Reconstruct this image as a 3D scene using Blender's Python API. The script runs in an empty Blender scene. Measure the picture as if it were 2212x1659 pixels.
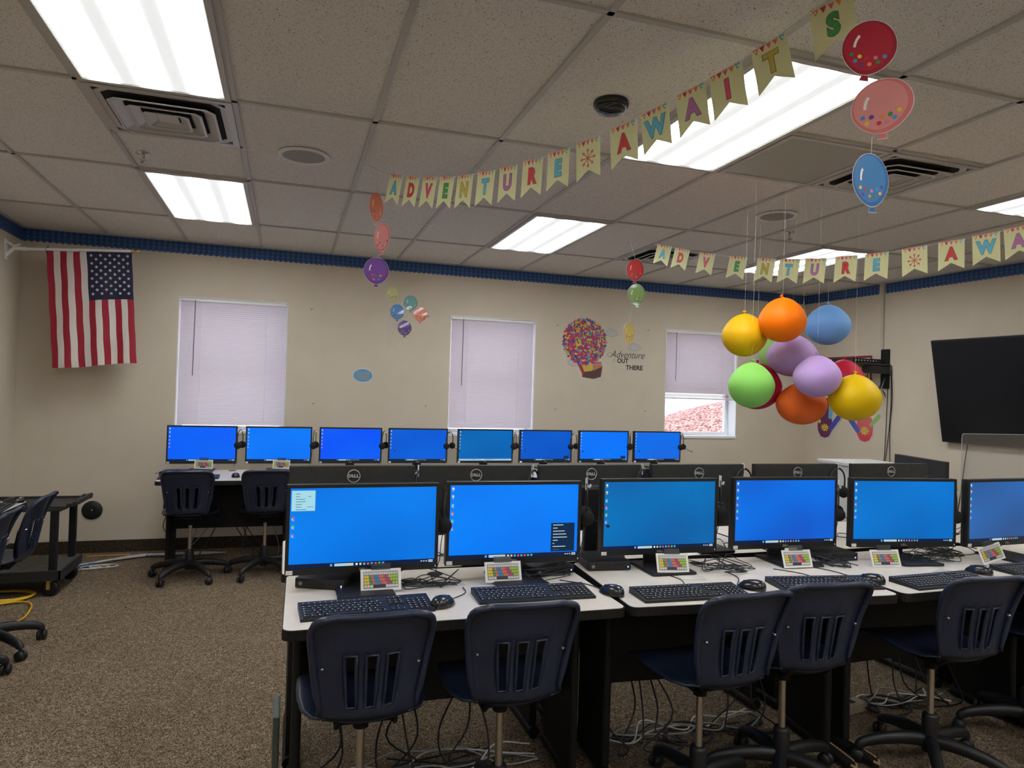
import bpy, bmesh, math, random
from math import sin, cos, pi, radians as R
from mathutils import Vector, Matrix, Euler

random.seed(7)
S = bpy.context.scene
COL = S.collection

# ------------------------------------------------------------------ camera
CAMZ = 1.44
FPX = 1498.98
yaw, pitch, roll = 0.312577, 0.0140158, 0.0292373
_f = Vector((sin(yaw)*cos(pitch), cos(yaw)*cos(pitch), sin(pitch)))
_r = Vector((cos(yaw), -sin(yaw), 0.0))
_u = _r.cross(_f)
CR = _r*cos(roll) + _u*sin(roll)
CU = _u*cos(roll) - _r*sin(roll)
CF = _f
cam_d = bpy.data.cameras.new('camera')
cam = bpy.data.objects.new('camera', cam_d)
COL.objects.link(cam)
cam.matrix_world = Matrix(((CR.x, CU.x, -CF.x, 0), (CR.y, CU.y, -CF.y, 0), (CR.z, CU.z, -CF.z, CAMZ), (0, 0, 0, 1)))
cam_d.sensor_width = 36.0
cam_d.lens = 36.0*FPX/2212
cam_d.clip_start = 0.05
S.camera = cam

# ------------------------------------------------------------------ world, sun, exposure
W = bpy.data.worlds.new('world'); S.world = W; W.use_nodes = True
bg = W.node_tree.nodes['Background']
bg.inputs[0].default_value = (0.85, 0.93, 1.0, 1); bg.inputs[1].default_value = 2.3
sd = bpy.data.lights.new('sun', 'SUN'); sd.energy = 1.6; sd.angle = R(1); sd.color = (1, .96, .9)
so = bpy.data.objects.new('sun', sd); COL.objects.link(so); so.rotation_euler = (R(48), 0, R(20))
S.view_settings.view_transform = 'Standard'; S.view_settings.look = 'None'
S.view_settings.gamma = 1.0; S.view_settings.exposure = 0.0
S.view_settings.use_curve_mapping = False
LAMP = 13.5      # brightness of the fluorescent tubes behind the ceiling lenses

# ------------------------------------------------------------------ helpers
def srgb(r, g, b):
    def c(v):
        v /= 255.0
        return v/12.92 if v <= .04045 else ((v+.055)/1.055)**2.4
    return (c(r), c(g), c(b), 1)

def ray(px, py):
    return CF + CR*((px-1106)/FPX) + CU*((829.5-py)/FPX)
def P(px, py, axis, val):
    """point of the place seen at a pixel, on the plane axis = val"""
    o = Vector((0, 0, CAMZ)); d = ray(px, py)
    return o + d*((val-o[axis])/d[axis])
def PD(px, py, dist):
    return Vector((0, 0, CAMZ)) + ray(px, py)*dist

MC = {}
def mat(name, col, rough=.5, metal=0, spec=.5, emit=None, es=1.0, trans=0, alpha=1, coat=0):
    if name in MC: return MC[name]
    m = bpy.data.materials.new(name); m.use_nodes = True
    b = m.node_tree.nodes['Principled BSDF']
    b.inputs['Base Color'].default_value = col if len(col) == 4 else (*col, 1)
    b.inputs['Roughness'].default_value = rough; b.inputs['Metallic'].default_value = metal
    b.inputs['Specular IOR Level'].default_value = spec
    b.inputs['Transmission Weight'].default_value = trans
    b.inputs['Alpha'].default_value = alpha
    b.inputs['Coat Weight'].default_value = coat
    if emit:
        b.inputs['Emission Color'].default_value = emit; b.inputs['Emission Strength'].default_value = es
    MC[name] = m
    return m
def nt(m): return m.node_tree, m.node_tree.nodes, m.node_tree.links, m.node_tree.nodes['Principled BSDF']
def noise_tint(m, c1, c2, scale, detail=3, lo=.4, hi=.6, bump=0, coord='Object', bscale=None):
    t, n, l, b = nt(m)
    tc = n.new('ShaderNodeTexCoord'); nz = n.new('ShaderNodeTexNoise'); cr = n.new('ShaderNodeValToRGB')
    nz.inputs['Scale'].default_value = scale; nz.inputs['Detail'].default_value = detail
    cr.color_ramp.elements[0].position = lo; cr.color_ramp.elements[0].color = c1
    cr.color_ramp.elements[1].position = hi; cr.color_ramp.elements[1].color = c2
    l.new(tc.outputs[coord], nz.inputs['Vector']); l.new(nz.outputs['Fac'], cr.inputs['Fac']); l.new(cr.outputs['Color'], b.inputs['Base Color'])
    if bump:
        bp = n.new('ShaderNodeBump'); bp.inputs['Strength'].default_value = bump; bp.inputs['Distance'].default_value = .002
        n2 = n.new('ShaderNodeTexNoise'); n2.inputs['Scale'].default_value = bscale or scale*4; n2.inputs['Detail'].default_value = 4
        l.new(tc.outputs[coord], n2.inputs['Vector']); l.new(n2.outputs['Fac'], bp.inputs['Height']); l.new(bp.outputs['Normal'], b.inputs['Normal'])
    return m

class MB:
    def __init__(s):
        s.v = []; s.f = []; s.mi = []; s.sm = []; s.mats = []; s.M = Matrix.Identity(4); s.cm = 0; s.smooth = False
    def m(s, material):
        if material not in s.mats: s.mats.append(material)
        s.cm = s.mats.index(material); return s
    def at(s, x=0, y=0, z=0, rx=0, ry=0, rz=0):
        s.M = Matrix.Translation((x, y, z)) @ Euler((rx, ry, rz)).to_matrix().to_4x4(); return s
    def add(s, vs, fs, smooth=None):
        o = len(s.v)
        s.v += [tuple(s.M @ Vector(q)) for q in vs]
        s.f += [tuple(i+o for i in q) for q in fs]
        s.mi += [s.cm]*len(fs); s.sm += [s.smooth if smooth is None else smooth]*len(fs)
        return s
    def box(s, x0, y0, z0, x1, y1, z1, bev=0):
        if bev:
            bm = bmesh.new(); bmesh.ops.create_cube(bm, size=1)
            for q in bm.verts:
                q.co = Vector(((x0+x1)/2+q.co.x*(x1-x0), (y0+y1)/2+q.co.y*(y1-y0), (z0+z1)/2+q.co.z*(z1-z0)))
            bmesh.ops.bevel(bm, geom=bm.edges[:], offset=bev, segments=2, affect='EDGES', profile=.6)
            bm.verts.index_update()
            s.add([q.co for q in bm.verts], [[q.index for q in f.verts] for f in bm.faces], False); bm.free(); return s
        vs = [(x, y, z) for z in (z0, z1) for y in (y0, y1) for x in (x0, x1)]
        return s.add(vs, [(0, 2, 3, 1), (4, 5, 7, 6), (0, 1, 5, 4), (2, 6, 7, 3), (0, 4, 6, 2), (1, 3, 7, 5)], False)
    def tube(s, pts, r, n=8, closed=False, cap=True, sx=1.0):
        pts = [Vector(q) for q in pts]; k = len(pts)
        rs = r if isinstance(r, (list, tuple)) else [r]*k
        up = None; rings = []
        for i in range(k):
            a = pts[(i-1) % k] if (closed or i > 0) else pts[i]; b = pts[(i+1) % k] if (closed or i < k-1) else pts[i]
            d = (b-a)
            if d.length < 1e-9: d = Vector((0, 0, 1))
            d.normalize()
            if up is None:
                up = Vector((0, 0, 1)) if abs(d.z) < .9 else Vector((1, 0, 0))
            up = (up-d*up.dot(d))
            if up.length < 1e-6: up = d.orthogonal()
            up.normalize(); sd_ = d.cross(up)
            rings.append([pts[i]+(up*cos(2*pi*j/n)+sd_*sin(2*pi*j/n)*sx)*rs[i] for j in range(n)])
        vs = [q for g in rings for q in g]; fs = []
        for i in range(k if closed else k-1):
            for j in range(n):
                a = i*n+j; b = i*n+(j+1) % n; c = ((i+1) % k)*n+(j+1) % n; d = ((i+1) % k)*n+j
                fs.append((a, b, c, d))
        s.add(vs, fs, n > 4)
        if cap and not closed:
            s.add(rings[0], [tuple(range(n))[::-1]], False); s.add(rings[-1], [tuple(range(n))], False)
        return s
    def lathe(s, prof, n=24, axis='z', cap=True):
        vs = []
        for r_, z in prof:
            for j in range(n):
                a = 2*pi*j/n
                vs.append((r_*cos(a), r_*sin(a), z) if axis == 'z' else ((r_*cos(a), -z, r_*sin(a)) if axis == 'y' else (z, r_*cos(a), r_*sin(a))))
        fs = [(i*n+j, i*n+(j+1) % n, (i+1)*n+(j+1) % n, (i+1)*n+j) for i in range(len(prof)-1) for j in range(n)]
        s.add(vs, fs, True)
        if cap:
            s.add(vs[:n], [tuple(range(n))[::-1]], False); s.add(vs[-n:], [tuple(range(n))], False)
        return s
    def prism(s, poly, z0, z1, side=True):
        """polygon in XY extruded in z"""
        n = len(poly)
        vs = [(x, y, z0) for x, y in poly]+[(x, y, z1) for x, y in poly]
        fs = [tuple(range(n))[::-1], tuple(range(n, 2*n))]
        if side: fs += [(i, (i+1) % n, n+(i+1) % n, n+i) for i in range(n)]
        return s.add(vs, fs, False)
    def text(s, txt, size, ext=0, fat=0, shear=0, sx=1.0):
        """centred text in local XY plane"""
        c = bpy.data.curves.new('t', 'FONT'); c.body = txt; c.size = size; c.extrude = ext; c.offset = fat; c.shear = shear
        c.align_x = 'CENTER'; c.align_y = 'CENTER'; c.resolution_u = 3
        o = bpy.data.objects.new('t', c); COL.objects.link(o)
        dg = bpy.context.evaluated_depsgraph_get(); me = o.evaluated_get(dg).to_mesh()
        vs = [Vector((q.co.x*sx, q.co.y, q.co.z)) for q in me.vertices]; fs = [tuple(p.vertices) for p in me.polygons]
        o.evaluated_get(dg).to_mesh_clear(); bpy.data.objects.remove(o); bpy.data.curves.remove(c)
        return s.add(vs, fs, False)
    def build(s, name, parent=None, loc=None, rot=None):
        me = bpy.data.meshes.new(name); me.from_pydata(s.v, [], s.f); me.update()
        for m_ in s.mats: me.materials.append(m_)
        for p, a, b in zip(me.polygons, s.mi, s.sm): p.material_index = a; p.use_smooth = b
        o = bpy.data.objects.new(name, me); COL.objects.link(o)
        if parent: o.parent = parent
        if loc is not None: o.location = loc
        if rot is not None: o.rotation_euler = rot
        return o

def tag(o, label=None, cat=None, group=None, kind=None):
    if label: o['label'] = label
    if cat: o['category'] = cat
    if group: o['group'] = group
    if kind: o['kind'] = kind
    return o
def empty(name, loc=(0, 0, 0), rz=0):
    o = bpy.data.objects.new(name, None); COL.objects.link(o); o.location = loc; o.rotation_euler = (0, 0, rz); o.empty_display_size = .05
    return o
def copy_tree(o, parent=None):
    c = o.copy(); COL.objects.link(c)
    if parent: c.parent = parent
    for ch in list(o.children): copy_tree(ch, c)
    return c
def spline(pts, n=6, closed=False):
    pts = [Vector(q) for q in pts]; k = len(pts); out = []
    for i in range(k if closed else k-1):
        p0 = pts[(i-1) % k] if closed or i > 0 else pts[0]*2-pts[1]
        p1 = pts[i]; p2 = pts[(i+1) % k]
        p3 = pts[(i+2) % k] if closed or i+2 < k else pts[-1]*2-pts[-2]
        for j in range(n):
            t = j/n
            out.append(.5*((2*p1)+(p2-p0)*t+(2*p0-5*p1+4*p2-p3)*t*t+(3*p1-p0-3*p2+p3)*t**3))
    if not closed: out.append(pts[-1])
    return out
def struct(o): o['kind'] = 'structure'; return o

# ------------------------------------------------------------------ materials
M_wall = noise_tint(mat('wall_paint', srgb(184, 170, 148), .75, spec=.3), srgb(198, 186, 167), srgb(204, 192, 174), 3, 4, .3, .7, bump=.12, bscale=140)
M_carpetb = noise_tint(mat('carpet_base', srgb(70, 58, 48), .95, spec=.1), srgb(44, 36, 30), srgb(78, 66, 54), 160, 2, .4, .6)
def m_carpet():
    m = mat('carpet', srgb(110, 96, 80), .97, spec=.05); t, n, l, b = nt(m)
    tc = n.new('ShaderNodeTexCoord'); nz = n.new('ShaderNodeTexNoise'); nz.inputs['Scale'].default_value = 60; nz.inputs['Detail'].default_value = 2
    wv = n.new('ShaderNodeTexNoise'); wv.inputs['Scale'].default_value = 95; wv.inputs['Detail'].default_value = 1; wv.inputs['Distortion'].default_value = 2.5
    c1 = n.new('ShaderNodeValToRGB'); e = c1.color_ramp.elements
    e[0].position = .38; e[0].color = srgb(64, 53, 43); e[1].position = .66; e[1].color = srgb(172, 154, 130)
    x = e.new(.5); x.color = srgb(102, 87, 71)
    big = n.new('ShaderNodeTexNoise'); big.inputs['Scale'].default_value = 2.2
    mx = n.new('ShaderNodeMix'); mx.data_type = 'RGBA'; mx.blend_type = 'MULTIPLY'; mx.inputs[0].default_value = .35
    c2 = n.new('ShaderNodeValToRGB'); c2.color_ramp.elements[0].color = (.72, .72, .7, 1); c2.color_ramp.elements[0].position = .3; c2.color_ramp.elements[1].position = .7
    l.new(tc.outputs['Object'], wv.inputs['Vector']); l.new(wv.outputs['Fac'], c1.inputs['Fac'])
    l.new(tc.outputs['Object'], big.inputs['Vector']); l.new(big.outputs['Fac'], c2.inputs['Fac'])
    l.new(c1.outputs['Color'], mx.inputs[6]); l.new(c2.outputs['Color'], mx.inputs[7]); l.new(mx.outputs[2], b.inputs['Base Color'])
    bp = n.new('ShaderNodeBump'); bp.inputs['Strength'].default_value = .6; bp.inputs['Distance'].default_value = .004
    l.new(wv.outputs['Fac'], bp.inputs['Height']); l.new(bp.outputs['Normal'], b.inputs['Normal'])
    return m
M_carpet = m_carpet()
def m_tile():
    m = mat('ceiling_tile', srgb(196, 190, 178), .9, spec=.1); t, n, l, b = nt(m)
    tc = n.new('ShaderNodeTexCoord')
    nz = n.new('ShaderNodeTexNoise'); nz.inputs['Scale'].default_value = 200; nz.inputs['Detail'].default_value = 1.5; nz.inputs['Distortion'].default_value = 1.2
    cr = n.new('ShaderNodeValToRGB'); e = cr.color_ramp.elements
    e[0].position = .325; e[0].color = srgb(84, 74, 62); e[1].position = .375; e[1].color = srgb(228, 223, 216)
    fine = n.new('ShaderNodeTexNoise'); fine.inputs['Scale'].default_value = 150
    cf = n.new('ShaderNodeValToRGB'); cf.color_ramp.elements[0].position = .35; cf.color_ramp.elements[0].color = (.92, .91, .89, 1); cf.color_ramp.elements[1].position = .5
    mx = n.new('ShaderNodeMix'); mx.data_type = 'RGBA'; mx.blend_type = 'MULTIPLY'; mx.inputs[0].default_value = 1
    l.new(tc.outputs['Object'], nz.inputs['Vector']); l.new(nz.outputs['Fac'], cr.inputs['Fac'])
    l.new(tc.outputs['Object'], fine.inputs['Vector']); l.new(fine.outputs['Fac'], cf.inputs['Fac'])
    l.new(cr.outputs['Color'], mx.inputs[6]); l.new(cf.outputs['Color'], mx.inputs[7]); l.new(mx.outputs[2], b.inputs['Base Color'])
    return m
M_tile = m_tile()
M_tbar = mat('grid_metal', srgb(186, 182, 176), .45, spec=.4)
M_white = mat('white_enamel', srgb(226, 226, 224), .4)
M_vinyl = mat('white_vinyl', srgb(232, 234, 238), .45)
M_blk = mat('black_plastic', srgb(26, 26, 27), .45, spec=.4)
M_blk2 = mat('black_matte', srgb(20, 20, 21), .7, spec=.3)
M_blkg = mat('black_gloss', srgb(14, 14, 15), .12, spec=.6)
M_backm = noise_tint(mat('monitor_back', srgb(44, 44, 42), .55, spec=.4), srgb(40, 41, 39), srgb(48, 48, 46), 30, 2, .3, .7, bump=.1, bscale=900)
M_lam = noise_tint(mat('white_laminate', srgb(206, 200, 192), .38, spec=.4), srgb(203, 193, 181), srgb(208, 199, 187), 14, 2, .3, .7)
M_desk = noise_tint(mat('black_laminate', srgb(22, 21, 20), .6, spec=.3), srgb(18, 17, 16), srgb(26, 25, 23), 90, 2, .4, .6)
M_navy = noise_tint(mat('navy_plastic', srgb(30, 39, 58), .36, spec=.5), srgb(28, 36, 54), srgb(33, 42, 62), 8, 2, .3, .7, bump=.08, bscale=500)
M_chrome = mat('brushed_metal', srgb(196, 186, 170), .3, metal=.9)
M_silver = mat('silver', srgb(190, 190, 190), .25, metal=1)
M_brass = mat('brass', srgb(200, 160, 90), .25, metal=1)
M_paper = mat('paper', srgb(222, 220, 214), .8)
M_cord = mat('black_cord', srgb(22, 22, 23), .5)
M_gcord = mat('grey_cord', srgb(150, 150, 150), .5)
M_wcord = mat('white_cord', srgb(205, 203, 198), .5)
M_bcord = mat('blue_cord', srgb(60, 90, 150), .5)
M_ycord = mat('yellow_cord', srgb(222, 176, 20), .45)
M_key = mat('keycap', srgb(30, 30, 31), .5, spec=.4)
M_leg_ink = mat('key_legend', srgb(190, 190, 190), .6)
M_thread = mat('white_thread', srgb(215, 212, 205), .6)
M_gold = mat('worn_wood', srgb(150, 122, 84), .8)

# ================================================================== SETTING
YB = 6.643            # back wall
ZC = 2.6866           # ceiling
XL = -2.11            # left wall
YR = -3.3             # rear wall behind the camera
def xr(y): return 5.72 + (YB-y)*.0755     # right wall
GS = .6096; GX0 = -.2614; GY0 = 3.2564
def gx(i): return GX0 + i*GS
def gy(j): return GY0 + j*2*GS

b = MB().m(M_carpet); b.add([(XL-.3, YR-.2, 0), (7, YR-.2, 0), (7, YB+.2, 0), (XL-.3, YB+.2, 0)], [(0, 1, 2, 3)]); struct(b.build('floor'))
b = MB().m(M_tile); b.box(XL-.2, YR-.2, ZC+.004, 7, YB+.2, ZC+.05); ceiling = struct(b.build('ceiling'))

# openings in the back wall  (x0, x1, z0, z1)
OPEN = [(-.925, -.018, 1.03, 2.205), (1.50, 2.385, 1.03, 2.19), (3.89, 4.80, 1.03, 2.19)]
b = MB().m(M_wall)
xs = XL-.2
TH = .22
for (a, c, z0, z1) in OPEN:
    b.box(xs, YB, 0, a, YB+TH, ZC+.02); b.box(a, YB, 0, c, YB+TH, z0); b.box(a, YB, z1, c, YB+TH, ZC+.02); xs = c
b.box(xs, YB, 0, 6.1, YB+TH, ZC+.02)
struct(b.build('wall_back'))
b = MB().m(M_wall); b.box(XL-.2, YR-.2, 0, XL, YB, ZC+.02); struct(b.build('wall_left'))
b = MB().m(M_wall); b.prism([(xr(YB), YB), (xr(YB)+.2, YB), (xr(YR)+.2, YR), (xr(YR), YR)], 0, ZC+.02); struct(b.build('wall_right'))
b = MB().m(M_wall); b.box(XL-.2, YR-.2, 0, 7, YR, ZC+.02); struct(b.build('wall_rear'))
# carpet strip baseboards
b = MB().m(M_carpetb); b.box(XL, YB-.008, 0, xr(YB), YB, .102); struct(b.build('baseboard_back'))
b = MB().m(M_carpetb); b.box(XL, YR, 0, XL+.008, YB-.008, .102); struct(b.build('baseboard_left'))
b = MB().m(M_carpetb); b.prism([(xr(YB)-.008, YB), (xr(YB), YB), (xr(YR), YR), (xr(YR)-.008, YR)], 0, .102); struct(b.build('baseboard_right'))

# ceiling grid
b = MB().m(M_tbar)
def bar(x0, y0, x1, y1): b.box(x0, y0, ZC-.006, x1, y1, ZC+.004)
for i in range(-3, 13): bar(gx(i)-.012, YR, gx(i)+.012, YB)
for j in range(-6, 3): bar(XL, gy(j)-.012, 6.4, gy(j)+.012)
bar(gx(-1), gy(.5)-.012, gx(0), gy(.5)+.012); bar(gx(4), gy(-.5)-.012, gx(6), gy(-.5)+.012); bar(gx(5), gy(1.5)-.012, gx(6), gy(1.5)+.012)
bar(XL, YB-.02, xr(YB), YB)
struct(b.build('ceiling_grid', ceiling))

# scalloped paper border along the top of the walls
M_bord = mat('blue_border', srgb(38, 68, 122), .7); t, n, l, pb = nt(M_bord)
tc = n.new('ShaderNodeTexCoord'); ck = n.new('ShaderNodeTexVoronoi'); ck.inputs['Scale'].default_value = 32; ck.inputs['Randomness'].default_value = 0
crp = n.new('ShaderNodeValToRGB'); crp.color_ramp.elements[0].position = .05; crp.color_ramp.elements[0].color = srgb(76, 114, 168); crp.color_ramp.elements[1].position = .55; crp.color_ramp.elements[1].color = srgb(40, 72, 124)
mp = n.new('ShaderNodeMapping'); mp.inputs['Rotation'].default_value = (0, R(45), 0)
l.new(tc.outputs['Object'], mp.inputs['Vector']); l.new(mp.outputs['Vector'], ck.inputs['Vector']); l.new(ck.outputs['Distance'], crp.inputs['Fac']); l.new(crp.outputs['Color'], pb.inputs['Base Color'])
def border(name, p0, p1, h=.098):
    p0 = Vector(p0); p1 = Vector(p1); L = (p1-p0).length; d = (p1-p0)/L; nrm = Vector((-d.y, d.x))*-1
    ns = int(L/.045); b = MB().m(M_bord); poly = [(0, 0)]
    for i in range(ns):
        for k in range(5):
            t_ = k/5; poly.append(((i+t_)*L/ns, -h+.004-.010*sin(pi*t_)))
    poly += [(L, -h+.004), (L, 0)]
    o = b.prism(poly, 0, .004).build(name)
    o.matrix_world = Matrix(((d.x, 0, nrm.x, p0.x), (d.y, 0, nrm.y, p0.y), (0, 1, 0, ZC-.006), (0, 0, 0, 1)))
    return struct(o)
border('trim_1', (XL, YB-.0005), (xr(YB), YB-.0005))
border('trim_2', (XL+.0005, 1.0), (XL+.0005, YB-.005))
border('trim_3', (xr(YB-.005)-.0005, YB-.005), (xr(5.66)-.0005, 5.66))
border('trim_4', (xr(5.58)-.0005, 5.58), (xr(1.0)-.0005, 1.0))

# ------------------------------------------------------------------ windows with mini blinds
M_glass = mat('window_glass', (1, 1, 1, 1), .02, spec=.5)
t, n, l, pb = nt(M_glass); tr = n.new('ShaderNodeBsdfTransparent'); gl = n.new('ShaderNodeBsdfGlossy'); gl.inputs['Roughness'].default_value = .02
ms = n.new('ShaderNodeMixShader'); ms.inputs[0].default_value = .06
l.new(tr.outputs[0], ms.inputs[1]); l.new(gl.outputs[0], ms.inputs[2]); l.new(ms.outputs[0], n['Material Output'].inputs['Surface'])
M_slat = mat('blind_slat', srgb(206, 198, 208), .45)
t, n, l, pb = nt(M_slat); tl = n.new('ShaderNodeBsdfTranslucent'); tl.inputs[0].default_value = srgb(226, 214, 222)
ms = n.new('ShaderNodeMixShader'); ms.inputs[0].default_value = .30
l.new(pb.outputs[0], ms.inputs[1]); l.new(tl.outputs[0], ms.inputs[2]); l.new(ms.outputs[0], n['Material Output'].inputs['Surface'])
wlabels = ['leftmost window with its blind fully lowered, beside the flag', 'middle window with blind fully lowered, between the wall decals', 'right window with blind half raised above daylight view']
for k, (a, c, z0, z1) in enumerate(OPEN):
    w = empty('window_%d' % (k+1), ((a+c)/2, YB, z0)); struct(w); tag(w, wlabels[k])
    hw = (c-a)/2; H = z1-z0
    b = MB().m(M_vinyl)            # reveal lining and sill
    b.box(-hw, .0, 0, -hw+.006, TH, H).box(hw-.006, 0, 0, hw, TH, H).box(-hw, 0, H-.006, hw, TH, H).box(-hw-.0, -.012, -.018, hw+.0, TH, .006)
    struct(b.build('window_sill', w))
    b = MB().m(M_vinyl); y0, y1 = TH-.07, TH-.02; q = .04
    b.box(-hw+.006, y0, .006, -hw+q, y1, H-.006).box(hw-q, y0, .006, hw-.006, y1, H-.006).box(-hw+q, y0, .006, hw-q, y1, q).box(-hw+q, y0, H-q, hw-q, y1, H-.006).box(-hw+q, y0+.005, H*.5-.02, hw-q, y1-.005, H*.5+.02)
    struct(b.build('window_frame', w))
    b = MB().m(M_glass); b.add([(-hw+q, TH-.045, q), (hw-q, TH-.045, q), (hw-q, TH-.045, H-q), (-hw+q, TH-.045, H-q)], [(0, 1, 2, 3)]); struct(b.build('window_pane', w))
    # blind
    bw = hw-.014; bot = (z1-z0)-.035 if k < 2 else z1-1.475
    lab = ['white mini blind fully lowered in the window beside the flag', 'white mini blind fully lowered in the middle window', 'white mini blind raised halfway in the right window'][k]
    bl = tag(empty('mini_blind', ((a+c)/2, YB+.03, z1-.006)), lab, 'blind', 'white mini blinds')
    MB().m(M_white).box(-bw, -.02, -.028, bw, .02, 0, .003).build('headrail', bl)
    pitch_ = .0187; L = bot-.05; ns = int(L/pitch_); b = MB().m(M_slat)
    for i in range(ns):
        z = -.036-i*pitch_; vs = []
        for (yy, zz) in ((-.006, -.0125), (-.0035, -.003), (.0015, .005), (.0065, .011)): vs += [(-bw, yy, z+zz), (bw, yy, z+zz)]
        b.add(vs, [(0, 1, 3, 2), (2, 3, 5, 4), (4, 5, 7, 6)], True)
    b.build('slats', bl)
    zb = -.036-ns*pitch_
    if k == 2: # stacked slats at the bottom
        b = MB().m(M_slat)
        for i in range(16): b.box(-bw, -.011, zb-.002-i*.0022, bw, .011, zb-.0008-i*.0022)
        b.build('stacked_slats', bl); zb -= .038
    MB().m(M_white).box(-bw, -.012, zb-.018, bw, .012, zb-.002, .002).build('bottom_rail', bl)
    for fx in (-.62, .62):
        MB().m(M_white).tube([(bw*fx, -.0125, -.03), (bw*fx, -.0125, zb)], .0014, 5).build('ladder_cord', bl)
    MB().m(mat('clear_wand', srgb(120, 116, 116), .3)).tube([(-bw*.73, -.024, -.02), (-bw*.74, -.03, -.68 if k < 2 else -.55)], .004, 6).build('tilt_wand', bl)

# ------------------------------------------------------------------ outdoors seen under the raised blind
M_mulch = noise_tint(mat('red_mulch', srgb(190, 120, 112), .95), srgb(120, 58, 58), srgb(226, 176, 170), 24, 5, .40, .58, bump=1, bscale=60)
M_conc = mat('pale_concrete', srgb(226, 226, 224), .9)
b = MB().m(M_conc); b.box(-6, YB+TH+.02, -.3, 26, 40, -.05); g = struct(b.build('ground_outdoors'))
b = MB().m(M_mulch); nx, ny = 46, 26; vs = []
for j in range(ny):
    for i in range(nx):
        x = 2+14*i/(nx-1); y = YB+.6+6.5*j/(ny-1); u_ = (x-8.2)/3.4; v_ = (y-10.5)/3.0
        z = -.1+1.42*math.exp(-(u_*u_+v_*v_))+random.uniform(-.03, .03)+.35*math.exp(-((y-8.6)/2.6)**2)
        vs.append((x, y, z))
b.add(vs, [(j*nx+i, j*nx+i+1, (j+1)*nx+i+1, (j+1)*nx+i) for j in range(ny-1) for i in range(nx-1)], True)
tag(b.build('mulch_mound'), 'pinkish red mulch mound outside the right window', 'mulch', kind='stuff')
MB().m(M_conc).box(-2, 18, -.2, 26, 18.3, 1.7).build('garden_wall'); tag(bpy.data.objects['garden_wall'], 'sunlit pale wall far outside the right window', 'wall')

# ------------------------------------------------------------------ ceiling fittings
M_lens = mat('light_lens', srgb(240, 244, 240), .5); t, n, l, pb = nt(M_lens)
tc = n.new('ShaderNodeTexCoord'); sp = n.new('ShaderNodeSeparateXYZ'); l.new(tc.outputs['Object'], sp.inputs[0])
mm = n.new('ShaderNodeMath'); mm.operation = 'MULTIPLY'; mm.inputs[1].default_value = 2*pi/.19; l.new(sp.outputs[0], mm.inputs[0])
cs = n.new('ShaderNodeMath'); cs.operation = 'COSINE'; l.new(mm.outputs[0], cs.inputs[0])
mr = n.new('ShaderNodeMapRange'); mr.inputs[1].default_value = -1; mr.inputs[2].default_value = 1; mr.inputs[3].default_value = 0; mr.inputs[4].default_value = 1; l.new(cs.outputs[0], mr.inputs[0])
pw = n.new('ShaderNodeMath'); pw.operation = 'POWER'; pw.inputs[1].default_value = 3.2; l.new(mr.outputs[0], pw.inputs[0])
ma = n.new('ShaderNodeMath'); ma.operation = 'MULTIPLY_ADD'; ma.inputs[1].default_value = LAMP*2.75; ma.inputs[2].default_value = .72; l.new(pw.outputs[0], ma.inputs[0])
pb.inputs['Emission Color'].default_value = (.95, .985, 1.0, 1); l.new(ma.outputs[0], pb.inputs['Emission Strength'])
LIGHTS = [(-1, -1, 'ceiling light panel at the upper left, before the square vent'), (-1, 1, 'ceiling light panel near the flag, beyond the sprinkler head'),
          (3, -1, 'ceiling light panel behind the near letter banner'), (3, 1, 'ceiling light panel nearest the middle window'),
          (7, -1, 'ceiling light panel cut by the right edge of the photo'), (7, 1, 'ceiling light panel above the hanging balloon cluster')]
for i in (-1, 3, 7):
    for j in (-3, -5): LIGHTS.append((i, j, None))
for (i, j, lab) in LIGHTS:
    x = gx(i)+GS/2; y = gy(j)+GS
    t_ = tag(empty('ceiling_light', (x, y, ZC-.006)), lab or 'ceiling light panel behind the camera', 'ceiling light', 'ceiling light panels' if lab else 'ceiling light panels behind the camera')
    w, h = GS/2-.012, GS-.012
    b = MB().m(M_tbar)
    b.box(-w, -h, -.010, -w+.024, h, .002).box(w-.024, -h, -.010, w, h, .002).box(-w+.024, -h, -.010, w-.024, -h+.024, .002).box(-w+.024, h-.024, -.010, w-.024, h, .002)
    b.build('frame', t_)
    MB().m(M_lens).box(-w+.024, -h+.024, -.004, w-.024, h-.024, .002).build('diffuser', t_)
# unlit grey lens panel
t_ = tag(empty('ceiling_light', (gx(4)+GS/2, gy(-.25), ZC-.006)), 'unlit grey square ceiling panel between light panel and vent', 'ceiling light')
MB().m(M_tbar).box(-.292, -.292, -.006, -.27, .292, .002).box(.27, -.292, -.006, .292, .292, .002).box(-.27, -.292, -.006, .27, -.27, .002).box(-.27, .27, -.006, .27, .292, .002).build('frame', t_)
MB().m(mat('unlit_lens', srgb(150, 148, 142), .25, spec=.5)).box(-.27, -.27, -.003, .27, .27, .002).build('diffuser', t_)
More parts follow.
